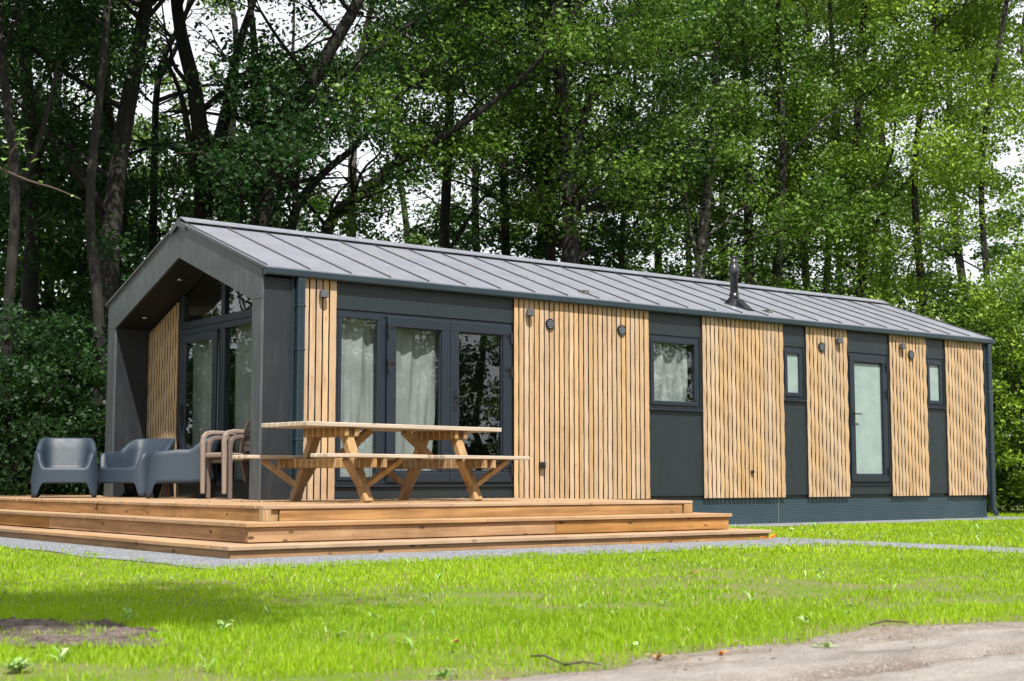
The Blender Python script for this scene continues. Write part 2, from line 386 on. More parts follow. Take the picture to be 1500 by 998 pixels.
# ================================================================== GROUND
def sheet(name, pts, z, mat, thick=0.0):
    mb = MB(); n = len(pts)
    mb.add([(x, y, z) for x, y in pts], [tuple(range(n))]); o = mb.build(name, mat); return tag(o, kind='structure')
sheet('ground', [(-150, -150), (200, -150), (200, 200), (-150, 200)], -0.43, M_FLOOR)
sheet('lawn', [(-30, -10.02), (40, -10.02), (40, 6), (-30, 6)], -0.389, M_SOIL)
def wavy(a, b, n, amp, seed):
    r = random.Random(seed); out = []
    a = Vector((a[0], a[1])); b = Vector((b[0], b[1])); nrm = Vector((-(b-a).y, (b-a).x)).normalized()
    for i in range(n):
        t = i/n; p = a.lerp(b, t)+nrm*r.uniform(-amp, amp)*(0 if i == 0 else 1); out.append((p.x, p.y))
    return out
sheet('gravel_strip', wavy((-2.9, 7), (-2.75, -4.7), 24, 0.05, 1)+wavy((-2.75, -4.7), (3.4, -4.75), 20, 0.06, 2)
      + wavy((3.4, -4.75), (3.5, -9.6), 14, 0.05, 3)+wavy((4.15, -9.6), (4.3, -1.6), 18, 0.05, 4)+wavy((5.2, -1.0), (13.6, -0.85), 18, 0.05, 5)
      + [(13.6, 0.3), (0, 0.5), (0, 7)], -0.383, M_GRAVEL)

# dirt road with ruts: displaced grid, ragged inner edge
def road_edge(x): return -9.93 + 0.10*math.sin(x*1.9)+0.06*math.sin(x*5.1+1)+0.03*math.sin(x*13.0)
nx, ny = 620, 120
xs = np.linspace(-12, 12, nx); ts = np.linspace(0, 1, ny)**1.5
X = np.repeat(xs[:, None], ny, 1); E = np.array([road_edge(x) for x in xs])[:, None]
Y = E - ts[None, :]*3.4
rz = np.zeros_like(X)
def vnoise(X, Y, s, seed):
    g = np.random.default_rng(seed).random((64, 64)); fx = (X*s) % 63; fy = (Y*s) % 63
    i = fx.astype(int); j = fy.astype(int); a = fx-i; b = fy-j; a = a*a*(3-2*a); b = b*b*(3-2*b)
    i2 = (i+1) % 64; j2 = (j+1) % 64
    return (g[i, j]*(1-a)+g[i2, j]*a)*(1-b)+(g[i, j2]*(1-a)+g[i2, j2]*a)*b
rz += (vnoise(X+20, Y+20, 1.3, 1)-.5)*0.012+(vnoise(X+20, Y+20, 5, 2)-.5)*0.010+(vnoise(X+20, Y+20, 14, 3)-.5)*0.014
rut = np.exp(-((Y+10.62+0.03*np.sin(X*0.8))/0.09)**4); lug = (np.sin(X*62+np.abs(Y+10.62)*60) > 0.1)*1.0
rz -= rut*0.020; rz -= rut*lug*0.016; rz += 0.006*np.exp(-((Y+10.46)/0.05)**2)+0.006*np.exp(-((Y+10.78)/0.05)**2)
rz *= np.minimum(1, ts[None, :]*14)
V = np.stack([X, Y, -0.378+rz+0.010*np.minimum(1, ts[None, :]*20)], -1).reshape(-1, 3)
idx = (np.arange(nx-1)[:, None]*ny+np.arange(ny-1)[None, :]).ravel()
F = np.stack([idx, idx+1, idx+ny+1, idx+ny], 1)
o = np_mesh('dirt_road', V, F, mat=M_DIRT, rnd=np.zeros(len(V))); tag(o, kind='structure')
bb = MB(); bb.add([(-60, -9.9, -0.4), (-12, -9.93, -0.4), (-12, -13.3, -0.4), (-60, -16, -0.4)], [(0, 1, 2, 3)])
bb.add([(12, -9.93, -0.4), (60, -9.9, -0.4), (60, -16, -0.4), (12, -13.3, -0.4)], [(0, 1, 2, 3)])
bb.add([(-60, -13.2, -0.405), (60, -13.2, -0.405), (60, -18, -0.405), (-60, -18, -0.405)], [(0, 1, 2, 3)])
tag(bb.build('road_verge', M_DIRT), kind='structure')
# bare earth patch in the lawn
def patch_edge(a): return 1+0.15*math.sin(3*a+1)+0.08*math.sin(7*a)
PC = (-5.15, -7.75)
mb = MB(); ring = 40; rr = [0, .35, .6, .8, 1.0]; v = []; f = []
for k in range(ring):
    a = 2*math.pi*k/ring
    for q in rr:
        e = patch_edge(a)*q
        z = GZ+0.004+(0 if q in (0, 1.0) else random.uniform(-0.002, 0.012))
        v.append((PC[0]+0.42*e*math.cos(a)-0.25*e*math.sin(a), PC[1]+0.75*e*math.sin(a), z))
n = len(rr)
for k in range(ring):
    for i in range(n-1): f.append((k*n+i, ((k+1) % ring)*n+i, ((k+1) % ring)*n+i+1, k*n+i+1))
mb.add(v, f); tag(mb.build('bare_earth_patch', M_EARTH, smooth=True), kind='structure')
mb = MB(); er = random.Random(4)
for i in range(420):
    a = er.uniform(0, 6.28); e = patch_edge(a)*math.sqrt(er.random())*1.02; q = er.uniform(.004, .016)
    M = Matrix.Translation((PC[0]+0.42*e*math.cos(a)-0.25*e*math.sin(a), PC[1]+0.75*e*math.sin(a), GZ+.006)) @ Matrix.Rotation(er.uniform(0, 6), 4, 'Z')
    mb.add([(-q, -q*.7, 0), (q, -q*.8, 0), (q*.9, q, 0), (-q*.8, q*.8, 0), (-q*.5, -q*.3, q*.8), (q*.5, -q*.4, q*.6), (q*.3, q*.5, q*.9), (-q*.4, q*.4, q*.6)],
           [(4, 5, 6, 7), (0, 1, 5, 4), (1, 2, 6, 5), (2, 3, 7, 6), (3, 0, 4, 7)], None, M)
tag(mb.build('dirt_crumbs', M_EARTH), 'loose crumbs of earth on the bare patch in the lawn', 'dirt', kind='stuff')

# ------------------------------------------------------------------ lawn grass (nobody could count it)
def project(P):
    d = P-CAM; c, s = math.cos(-YAW), math.sin(-YAW)
    x = c*d[:, 0]-s*d[:, 1]; y = s*d[:, 0]+c*d[:, 1]; z = d[:, 2]
    c, s = math.cos(PITCH), math.sin(PITCH); y2 = c*y+s*z; z2 = -s*y+c*z
    return 750+FPX*x/y2, 499-FPX*z2/y2, y2
def in_patch(x, y):
    dy = (y-PC[1])/0.75; dx = (x-PC[0]+0.25*dy)/0.42; a = np.arctan2(dy, dx)
    return dx*dx+dy*dy < (1+0.15*np.sin(3*a+1)+0.08*np.sin(7*a))**2*0.95
def lawn_density(x, y):
    d = np.ones_like(x)
    e = -9.93+0.10*np.sin(x*1.9)+0.06*np.sin(x*5.1+1)
    d *= np.clip((y-e+0.10)/0.55, 0, 1)**1.2
    d[(x < -2.75) & (x > -2.9) & (y > -4.7)] *= 0.3
    rg = (vnoise(x+20, y+20, 6.0, 31)-.5)*.34+(vnoise(x+20, y+20, 15.0, 32)-.5)*.2
    on_gravel = (x > -2.78+rg) & (x < 3.45) & (y > -4.50+rg*1.3); d[on_gravel] = 0.012
    on_gravel = (x > -2.60) & (x < 3.3) & (y > -4.15); d[on_gravel] = 0
    on_gravel = (x >= 3.42) & (x < 4.25+0.05*np.sin(y*6)) & (y > -9.6); d[on_gravel] *= 0.06
    on_gravel = (x > 4.1) & (y > -0.95-0.55*np.exp(-(x-4.1)/0.6)+0.05*np.sin(x*5)) & (x < 13.6); d[on_gravel] = 0
    d[in_patch(x, y)] *= np.clip((vnoise(x+20, y+20, 7.0, 41)-.52)*6, 0, .5)[in_patch(x, y)]
    n = vnoise(x+20, y+20, 1.1, 5)*0.55+vnoise(x+20, y+20, 3.7, 6)*0.45
    near = np.clip((-5.2-y)/3.5, 0, 1)
    d *= np.clip(1-np.clip(n-0.55, 0, 1)*6.5*near, 0.10, 1)
    for (bu, bv, br) in ((485, 880, .35), (570, 932, .25), (1000, 815+20, .2), (700, 962, .3)):
        p = onz(bu, bv, GZ); d *= 1-0.8*np.exp(-(((x-p[0])**2+(y-p[1])**2)/br**2))
    return d
def blades(n, x0, x1, y0, y1, dmin, dmax, hgt, wid, seed):
    R = np.random.default_rng(seed)
    x = R.uniform(x0, x1, n); y = R.uniform(y0, y1, n)
    P = np.stack([x, y, np.full(n, GZ)], 1); u, v, dp = project(P)
    k = (u > -180) & (u < 1680) & (v < 1080) & (dp > dmin) & (dp <= dmax)
    x, y, dp = x[k], y[k], dp[k]; k = R.random(len(x)) < lawn_density(x, y); x, y, dp = x[k], y[k], dp[k]
    n = len(x); h = hgt*(0.45+0.75*R.random(n))*(0.7+0.6*vnoise(x+30, y+30, 1.7, 9)); a = R.uniform(0, 2*np.pi, n)
    tall = R.random(n) < 0.012; h[tall] *= 1.9
    w = wid*(0.7+0.6*R.random(n)); lean = R.uniform(0.1, 0.75, n); la = R.uniform(0, 2*np.pi, n)
    dx, dy = np.cos(a)*w/2, np.sin(a)*w/2; lx, ly = np.cos(la)*lean*h, np.sin(la)*lean*h
    z = np.full(n, GZ-0.006)
    V = np.stack([np.stack([x-dx, y-dy, z], 1), np.stack([x+dx, y+dy, z], 1),
                  np.stack([x+dx*.8+lx*.35, y+dy*.8+ly*.35, z+h*.6], 1), np.stack([x-dx*.8+lx*.35, y-dy*.8+ly*.35, z+h*.6], 1),
                  np.stack([x+lx, y+ly, z+h], 1)], 1).reshape(-1, 3)
    b = np.arange(n)*5
    F4 = np.stack([b, b+1, b+2, b+3], 1); F3 = np.stack([b+3, b+2, b+4], 1)
    r = np.clip(vnoise(x+40, y+40, 0.8, 12)*0.45+vnoise(x+10, y+10, 4.0, 13)*0.2+R.random(n)*0.45-0.05, 0, 0.93)
    dry = R.random(n) < 0.03; r[dry] = 1.0
    return V, F4, F3, np.repeat(r, 5)
parts = [blades(330000, -7.5, 1.0, -10.3, -5.5, 0, 6.8, 0.029, 0.0040, 21),
         blades(260000, -8.0, 8.0, -10.3, -2.0, 6.8, 11.5, 0.030, 0.0062, 22),
         blades(230000, -8.0, 16.0, -10.3, 4.0, 11.5, 30, 0.038, 0.011, 23)]
off = 0; VV = []; Q = []; T = []; RR = []
for V, F4, F3, r in parts:
    VV.append(V); Q.append(F4+off); T.append(F3+off); RR.append(r); off += len(V)
o = np_mesh('grass', np.concatenate(VV), np.concatenate(Q), np.concatenate(T), np.concatenate(RR), M_GRASS)
tag(o, 'bright green lawn grass between the deck and the dirt road', 'grass', kind='stuff')

# small weeds in the lawn: rosettes of broad leaves
def leaf_blade(mb, base, direction, L, W, lift, r):
    d = Vector(direction).normalized(); s = Vector((-d.y, d.x, 0)).normalized(); p0 = Vector(base)
    pts = []
    for t, w in ((0, .12), (.3, .85), (.6, 1.0), (.85, .55), (1, .03)):
        c = p0+d*L*t+Vector((0, 0, 1))*(lift*(math.sin(t*2.2))*L)
        pts.append((c-s*W/2*w, c, c+s*W/2*w))
    v = []; f = []
    for a, b_, c in pts: v += [a, b_+Vector((0, 0, -0.08*W)), c]
    for i in range(4): f += [(3*i, 3*i+1, 3*i+4, 3*i+3), (3*i+1, 3*i+2, 3*i+5, 3*i+4)]
    mb.add(v, f, r)
wr = random.Random(5); mb = MB()
def weed(mb, x, y, s, n, z=GZ):
    for k in range(n):
        a = wr.uniform(0, 6.28); leaf_blade(mb, (x, y, z+0.005), (math.cos(a), math.sin(a), 0), s*wr.uniform(.6, 1.2), s*wr.uniform(.22, .36), wr.uniform(.3, 1.0), wr.random())
for i in range(230):
    y = -9.7+5.1*wr.random()**1.2; x = wr.uniform(-7, 6+(y+10)*1.0)
    if lawn_density(np.array([x]), np.array([y]))[0] < .3: continue
    weed(mb, x, y, wr.uniform(0.02, 0.055), wr.randint(3, 6))
for i in range(60):
    weed(mb, wr.uniform(4.6, 14), wr.uniform(-5, -1.2), wr.uniform(0.04, 0.09), wr.randint(3, 6))
tag(mb.build('weeds', M_WEED), 'pale broad leaved weeds sprouting through the lawn', 'weeds', kind='stuff')
def plant_at(u, v, s, n, label, z=GZ, mat=None, nm='leafy_weed', group=None):
    p = onz(u, v, z); m_ = MB(); s *= .75
    for k in range(n):
        a = wr.uniform(0, 6.28); l = s*wr.uniform(.6, 1.2)
        q = (wr.uniform(-.3, .3)*s, wr.uniform(-.3, .3)*s, wr.uniform(0.0, .35)*s)
        leaf_blade(m_, q, (math.cos(a), math.sin(a), 0), l, l*.38, wr.uniform(.2, .8), .35+.65*wr.random())
    o = m_.build(nm, mat or M_WEED, loc=tuple(p)); return tag(o, label, 'plant', group)
plant_at(25, 985, 0.055, 60, 'clump of light green broad leaves at the near edge of the lawn')
plant_at(188, 912, 0.06, 8, 'pale long leaved weed beside the bare earth patch')
plant_at(325, 925, 0.07, 8, 'pale weed with upright leaf in the left half of the lawn')
plant_at(645, 998, 0.05, 16, 'small dark leaved weed where lawn fades into the dirt road', mat=M_WEED)
plant_at(1208, 953, 0.06, 7, 'green seedling growing alone on the sandy road', z=-0.38)
plant_at(802, 797, 0.09, 9, 'green weed growing on gravel against the lowest step', z=-0.38)
plant_at(470, 799, 0.06, 7, 'little green weed at the foot of the lowest step near the corner', z=-0.38)

# single fallen leaves
def dead_leaf(u, v, s, mat, label, z=GZ+0.03):
    p = onz(u, v, z); m_ = MB()
    for k in range(3):
        a = wr.uniform(0, 6.28); leaf_blade(m_, (0, 0, 0.0), (math.cos(a), math.sin(a), 0), s, s*.6, wr.uniform(.2, .6), wr.random())
    return tag(m_.build('fallen_leaf', mat, loc=tuple(p)), label, 'leaf')
dead_leaf(1127, 790, 0.10, M_ORANGE, 'bright orange fallen leaf by the right end of the lowest step', -0.36)
dead_leaf(670, 943, 0.035, M_LITTER, 'yellow ochre fallen leaf in the lawn near the road')
dead_leaf(1055, 961, 0.035, M_ORANGE, 'small orange brown leaf lying on the road edge', -0.375)
dead_leaf(963, 966, 0.04, M_LITTER, 'pale tan leaf lying on the road beside the twig', -0.375)
dead_leaf(1012, 841, 0.06, M_LITTER, 'dry pinkish leaf on the lawn in front of the deck end')
# twig on the road edge
p0 = onz(778, 961, -0.37); p1 = onz(828, 974, -0.37); p2 = onz(880, 974, -0.37); mb = MB()
pts = [p0, p0*.6+p1*.4+np.array([0, 0, .012]), p1, p1*.5+p2*.5+np.array([0, 0, .01]), p2]
mb.tube(pts, [.003, .0042, .004, .0035, .002], 6); mb.tube([p1, p1+np.array([-.03, -.05, .012])], [.004, .002], 5)
tag(mb.build('twig', M_TWIG), 'thin dark bent twig lying where the lawn meets the road', 'twig')
p0 = onz(1275, 915, -0.37); p1 = onz(1330, 912, -0.37); mb = MB(); mb.tube([p0, (p0+p1)/2+np.array([0, .02, .01]), p1], [.004, .005, .003], 6)
tag(mb.build('twig', M_TWIG), 'short straight dark twig on the upper edge of the road at right', 'twig')
# pebbles and crumbs along road edge
mb = MB(); pr = random.Random(9)
for i in range(900):
    x = pr.uniform(-5.2, 0.5); y = -9.85-abs(pr.gauss(0, .45)); s = pr.uniform(.002, .006)
    M = Matrix.Translation((x, y, -0.376)) @ Matrix.Rotation(pr.uniform(0, 3), 4, 'Z')
    mb.add([(-s, -s*.7, 0), (s, -s*.8, 0), (s*.9, s, 0), (-s*.8, s*.8, 0), (-s*.5, -s*.4, s), (s*.5, -s*.5, s*.8), (s*.4, s*.5, s), (-s*.5, s*.4, s*.9)],
           [(4, 5, 6, 7), (0, 1, 5, 4), (1, 2, 6, 5), (2, 3, 7, 6), (3, 0, 4, 7)], None, M)
tag(mb.build('pebbles', M_DIRT), 'scattered small stones and crumbs on the dirt road edge', 'pebbles', kind='stuff')

mb = MB(); dr = random.Random(77)
for i in range(520):
    x = dr.uniform(-5.4, 1.0); y = -9.9-abs(dr.gauss(0, .28))+.08; s_ = dr.uniform(.004, .014); a = dr.uniform(0, 6.28); t = Vector((math.cos(a), math.sin(a), dr.uniform(-.2, .3))); q = Vector((-t.y, t.x, 0))
    p = Vector((x, y, -0.368)); mb.add([p-t*s_, p-q*s_*.4+Vector((0, 0, s_*.3)), p+t*s_, p+q*s_*.4], [(0, 1, 2, 3)], dr.random()*.8)
tag(mb.build('leaf_litter', M_LITTER2), 'brown leaf crumbs lying along the edge of the dirt road', 'leaves', kind='stuff')
# ================================================================== DECK
deck = empty('deck', (0, 0, GZ), label='three tiered brown wooden deck wrapping round the cabin gable', cat='deck')
def dbuild(mb, name, mat, bevel=0.004): return mb.build(name, mat, deck, bevel, loc=(0, 0, -GZ))
XL, YF, XR, YB = -1.505, -2.955, 3.385, 8.6
mb = MB(); y = YF; k = 0
while y < YB:
    y1 = min(y+0.139, YB); xr = XR if y1 <= -0.0 else 0.47
    if y < -0.06 and y1 > -0.06: y1 = -0.062
    cuts = [XL, XL+1.9+(k % 3)*0.8, XR] if xr == XR else [XL, xr]
    for a, c in zip(cuts[:-1], cuts[1:]): mb.box(a+.002, c-.002, y, y1-0.006, -0.028, 0)
    y = y+0.139 if y1 != -0.062 else -0.056; k += 1
dbuild(mb, 'deck_boards', M_TREADX, 0.003)
t2x, t2y, t2r = XL-0.30, YF-0.30, XR+0.26
t3x, t3y, t3r = XL-0.60, YF-0.60, XR+0.52
# top fascia, with short corner posts
mb = MB(); mb.box(XL+0.16, XR-0.14, YF+0.012, YF+0.040, -0.128, -0.030)
dbuild(mb, 'fascia_board', M_DECKX)
mb = MB(); mb.box(XL+0.010, XL+0.038, YF+0.09, 0.62, -0.128, -0.030); dbuild(mb, 'fascia_board', M_DECKY)
mb = MB(); mb.box(XL+0.010, XL+0.038, 0.66, YB, -0.128, -0.030); dbuild(mb, 'fascia_board', M_DECKY)
mb = MB(); mb.box(XR-0.042, XR-0.012, YF+0.09, -0.1, -0.128, -0.030); dbuild(mb, 'fascia_board', M_DECKY)
for (a, c) in ((XL+0.002, YF+0.003), (XR-0.12, YF+0.003)):
    mb = MB(); mb.box(a, a+0.075 if a < 0 else a+0.118, c, c+0.08, -0.128, -0.0295); dbuild(mb, 'corner_post', M_TABZ)
mb = MB(); mb.box(XL+0.08, XL+0.155, YF+0.03, YF+0.07, -0.128, -0.030); dbuild(mb, 'corner_post', M_TABZ)
for (tx, ty, tr, zt, zr, inx, iny) in ((t2x, t2y, t2r, -0.128, -0.285, XL+0.05, YF+0.05), (t3x, t3y, t3r, -0.290, -0.395, t2x+0.05, t2y+0.05)):
    mx = 1.35 if zt > -0.2 else 2.0
    # treads, front and sides (two boards deep)
    for (a, c) in ((tx, mx-0.8), (mx-0.8+.004, tr)):
        mb = MB(); wbd = (iny-ty)/2
        for q in range(2): mb.box(a, c, ty+q*wbd, ty+(q+1)*wbd-0.005, zt-0.034, zt)
        dbuild(mb, 'step_tread', M_TREADX)
    mb = MB(); wbd = (inx-tx)/2
    for q in range(2):
        mb.box(tx+q*wbd, tx+(q+1)*wbd-0.005, iny+.002, 1.0, zt-0.034, zt); mb.box(tx+q*wbd, tx+(q+1)*wbd-0.005, 1.006, YB, zt-0.036, zt-0.003)
    dbuild(mb, 'step_tread', M_TREADY)
    mb = MB(); xi = XR-0.05 if zt > -.2 else t2r-0.05
    for q in range(2): mb.box(xi+q*(tr-xi)/2+.004, xi+(q+1)*(tr-xi)/2, iny+.004, -0.1, zt-0.034, zt)
    dbuild(mb, 'step_tread', M_TREADY)
    # risers
    zb = zr+0.003
    for (a, c) in ((tx+0.03, mx), (mx+.004, tr-0.028)):
        mb = MB(); mb.box(a, c, ty+0.025, ty+0.053, zb, zt-0.036); dbuild(mb, 'step_riser', M_DECKX)
    mb = MB(); mb.box(tx+0.025, tx+0.053, ty+0.054, 1.2, zb, zt-0.036); mb.box(tx+0.025, tx+0.053, 1.204, YB, zb, zt-0.036); dbuild(mb, 'step_riser', M_DECKY)
    mb = MB(); mb.box(tr-0.056, tr-0.028, ty+0.054, -0.1, zb, zt-0.036); dbuild(mb, 'step_riser', M_DECKY)
# leaf crumbs on the deck and roof
lr = random.Random(3)
def scatter_litter(name, label, fn, n, s0, s1):
    mb = MB()
    for i in range(n):
        p, nrm = fn(); s = lr.uniform(s0, s1); a = lr.uniform(0, 6.28); t = Vector((math.cos(a), math.sin(a), 0)); t = (t-nrm*t.dot(nrm)).normalized(); b_ = nrm.cross(t)
        p = p+nrm*0.004
        mb.add([p-t*s, p-b_*s*.5+nrm*s*.4*lr.random(), p+t*s, p+b_*s*.5+nrm*s*.4*lr.random()], [(0, 1, 2, 3)])
    return tag(mb.build(name, M_LITTER), label, 'leaves', kind='stuff')
scatter_litter('deck_litter', 'small dry leaf crumbs scattered over the deck boards', lambda: (Vector((lr.uniform(-1.4, 3.3), lr.uniform(-2.9, -0.1), 0)), Vector((0, 0, 1))), 420, .006, .018)
rn = Vector((0, -0.362, 1)).normalized()
def rp():
    y = lr.choice([lr.uniform(0.0, 2.0), lr.uniform(.6, 1.7)]); k = lr.randint(1, 24)
    x = 0.02+k*0.5155+abs(lr.gauss(0, .05))+.02 if lr.random() < .7 else lr.uniform(.1, 12.9)
    return Vector((x, y, 3.247-.362*(2.1-y))), rn
scatter_litter('roof_litter', 'orange brown leaf crumbs caught along the roof seams', rp, 750, .007, .019)
# a few green sprigs on the deck
plant_at(678, 729, 0.035, 4, 'tiny green sprig on the deck under the picnic table', z=0.0, nm='green_sprig')
plant_at(756, 729, 0.045, 5, 'green sprig on the deck beside the picnic table end', z=0.0, nm='green_sprig')

# ================================================================== CABIN
cab = empty('cabin', (0, 0, 0), label='long holiday cabin with grey metal roof, timber cladding and dark panels', cat='cabin')
L = 13.0; W = 4.2
def cb(mb, name, mat, parent=cab, bevel=0.0, **k): return mb.build(name, mat, parent, bevel, **k)
def rz_(y): return 3.245-0.362*abs(y-2.1)

# roof sheets: two slopes, 5 cm thick, with raised seams as sub-part
mb = MB()
sec = [(-0.058, rz_(-.058)), (2.1, 3.245), (4.258, rz_(4.258)), (4.258, rz_(4.258)-.035), (2.1, 3.205), (-0.058, rz_(-.058)-.035)]
mb.prism(sec, 'x', -0.012, L); roof = cb(mb, 'roof', M_ROOF)
mb = MB()
for k in range(0, 26):
    x = 0.02+k*0.5155
    if k == 25: x = L-0.012
    for s in (0, 1):
        a = (x, -0.055, rz_(-.055)+.008); b_ = (x, 2.0, rz_(2.0)+.008)
        if s: a = (x, 4.255, a[2]); b_ = (x, 2.2, b_[2])
        mb.beam(a, b_, 0.008, 0.018)
cb(mb, 'roof_seams', M_SEAM, roof)
# ridge: dark ventilation gap strip + cap
mb = MB(); mb.prism([(2.0, rz_(2.0)+.003), (2.1, 3.25), (2.2, rz_(2.2)+.003), (2.2, rz_(2.2)+.030), (2.1, 3.285), (2.0, rz_(2.0)+.030)], 'x', 0.25, L-.25)
cb(mb, 'ridge_vent', M_BLACK, roof)
mb = MB(); mb.prism([(1.965, rz_(1.965)+.031), (2.1, 3.288), (2.235, rz_(2.235)+.031), (2.235, rz_(2.235)+.044), (2.1, 3.302), (1.965, rz_(1.965)+.044)], 'x', 0.0, L+.01)
for k in range(1, 7): mb.prism([(1.963, rz_(1.963)+.030), (2.1, 3.2895), (2.237, rz_(2.237)+.030), (2.237, rz_(2.237)+.046), (2.1, 3.3045), (1.963, rz_(1.963)+.046)], 'x', k*1.9, k*1.9+.03)
cb(mb, 'ridge_cap', M_ROOF, roof)
# gable frame (porch surround)
def gx(inner_w, inner_s, inner_a):
    return [(0.0, -.02), (0.0, 2.432), (2.1, 3.208), (4.2, 2.432), (4.2, -.02)]
mb = MB()
zi = lambda y: 2.812-0.366*abs(y-2.1)
yn = 0.215; yf = W-0.215-.02
rtf = lambda y: rz_(y)-.040
# front boards of the frame 25 mm thick: legs and rafters as closed polygons
def band(mb, x0, x1, out=True):
    mb.prism([(0.0, 0.0), (yn, 0.0), (yn, zi(yn)), (0.0, zi(yn))], 'x', x0, x1)
    mb.prism([(0.0, zi(yn)+.003), (yn, zi(yn)+.003), (2.0985, zi(2.1)), (2.0985, rtf(2.1)), (0.0, rtf(0))], 'x', x0, x1)
    mb.prism([(2.1015, zi(2.1)), (yf, zi(yf)+.003), (4.2, zi(yf)+.003), (4.2, rtf(4.2)), (2.1015, rtf(2.1))], 'x', x0, x1)
    mb.prism([(yf, 0.0), (4.2, 0.0), (4.2, zi(yf)), (yf, zi(yf))], 'x', x0, x1)
band(mb, -0.010, 0.02)
cb(mb, 'gable_frame', M_FASCIA, bevel=0.003)
# verge trim along the gable top
mb = MB()
mb.beam((-0.022, -0.062, rz_(-.062)-.012), (-0.022, 2.1, 3.235), 0.022, 0.026); mb.beam((-0.022, 2.1, 3.235), (-0.022, 4.262, rz_(4.262)-.012), 0.022, 0.026)
mb.prism([(1.9, rz_(1.9)-.12+.05), (2.1, 3.188), (2.3, rz_(2.3)-.07), (2.3, rz_(2.3)-.02), (2.1, 3.262), (1.9, rz_(1.9)-.02)], 'x', -0.040, -0.0335)
cb(mb, 'verge_trim', M_SEAM, roof)
# side wings of the porch, soffits
RX = 0.47
mb = MB(); mb.box(0.021, RX-0.01, 0.004, yn-.002, 0.0, 2.36); cb(mb, 'porch_side', M_WING, bevel=.003)
mb = MB(); mb.box(0.021, RX, yf+.002, W-.004, 0.0, 2.36); cb(mb, 'porch_side', M_WING, bevel=.003)
mb = MB()
mb.prism([(yn, zi(yn)), (2.1, zi(2.1)), (2.1, rtf(2.1)-.004), (yn, rtf(yn)-.004)], 'x', 0.021, RX)
mb.prism([(2.1, zi(2.1)), (yf, zi(yf)), (yf, rtf(yf)-.004), (2.1, rtf(2.1)-.004)], 'x', 0.021, RX)
soffit = cb(mb, 'porch_soffit', M_SOFFIT)
for (x, y) in ((0.24, 2.61), (0.24, 3.63)):
    mb = MB(); mb.lathe([(0, -.004), (.030, -.004), (.036, 0), (.036, .012), (0, .012)], (x, y, zi(y)-.006), 20); dl = cb(mb, 'downlight', M_SILVER, smooth=False)

# ---- inner gable wall at x = RX
def topz(y): return zi(y)
mb = MB(); mb.prism([(yn, 0), (0.62, 0), (0.62, topz(.62)), (yn, topz(yn))], 'x', RX, RX+.10); mb.prism([(3.05, 0), (yf, 0), (yf, topz(yf)), (3.05, topz(3.05))], 'x', RX, RX+.10)
mb.prism([(0.62, 0), (3.05, 0), (3.05, .14), (.62, .14)], 'x', RX, RX+.10)
cb(mb, 'gable_wall', M_PANEL)

AMP = 0.0085
def clad_board(mb, a0, a1, z0, z1f, horiz, ph, base, r, amp=AMP, sign=-1):
    """one board with a rippled face. horiz='x': board spans x, faces -y; 'y': spans y, faces -x"""
    nz = 44; v = []; f = []
    for i in range(nz+1):
        t = i/nz; z0_, z1_ = z0, z1f; z = z0+(z1f-z0)*t
        th = 0.021+amp*.35*math.sin(2*math.pi*z/0.34+ph)
        sl = amp*math.sin(2*math.pi*z/0.34+ph+.6)+.0008*math.sin(z*9+ph*3)
        for (a, d) in ((a0+.010, 0), (a1+sl-.012, 0), (a1+sl, th), (a0, th)):
            v.append((a, base-d, z) if horiz == 'x' else (base-d, a, z))
    for i in range(nz):
        for k in range(4): f.append((i*4+k, i*4+(k+1) % 4, (i+1)*4+(k+1) % 4, (i+1)*4+k))
    f += [(0, 1, 2, 3), tuple(nz*4+k for k in range(4))]
    mb.add(v, f, r)
mb = MB(); y = 3.085; i = 0; cr = random.Random(12)
while y < 4.0:
    clad_board(mb, y, min(y+.057, 3.985), 0.0, topz(y+.03)-.03, 'y', i*.95+(i*i*.37 % 1.1), RX, cr.random(), .007); y += .078; i += 1
o = cb(mb, 'timber_cladding', M_CLAD); o['label'] = 'narrow panel of rippled timber slats inside the porch'

# ---- glazing helper: frame of rect in a plane
def rect_frame(mb, h, a0, a1, z0, z1, w, d0, d1):
    """four bars; h='x': plane faces -y from y=d0 to d1, h='y': x from d0 to d1"""
    for (p, q, r_, s_) in ((a0, a1, z0, z0+w), (a0, a1, z1-w, z1), (a0, a0+w, z0+w, z1-w), (a1-w, a1, z0+w, z1-w)):
        if h == 'x': mb.box(p, q, d0, d1, r_, s_)
        else: mb.box(d0, d1, p, q, r_, s_)
def curtain(parent, h, a0, a1, z0, z1, d, folds, amp, seed, tilt=0.0, swag=0.0, mat=None, gather=0.0):
    r = random.Random(seed); nx_, nz_ = 70, 30; v = []; f = []
    ph = [r.uniform(0, 6.28) for _ in range(4)]
    for j in range(nz_+1):
        t = j/nz_
        for i in range(nx_+1):
            s = i/nx_
            ss = s*(1-gather*(1-t)**1.0)
            q = folds*s*2*math.pi
            dd = amp*(math.sin(q+ph[0]+tilt*(1-t)*4)*.6+math.sin(q*1.7+ph[1]-tilt*(1-t)*5)*.35+math.sin(q*.5+ph[2]+(1-t)*2)*.5)
            a = a0+(a1-a0)*ss+0.01*math.sin(q*2+ph[3])
            z = z0+(z1-z0)*t-swag*math.sin(s*math.pi)*t
            v.append((a, d+dd, z) if h == 'x' else (d+dd, a, z))
    for j in range(nz_):
        for i in range(nx_): b_ = j*(nx_+1)+i; f.append((b_, b_+1, b_+nx_+2, b_+nx_+1))
    mb = MB(); mb.add(v, f); o = mb.build('curtain', mat or M_CURT, parent, smooth=True); return o

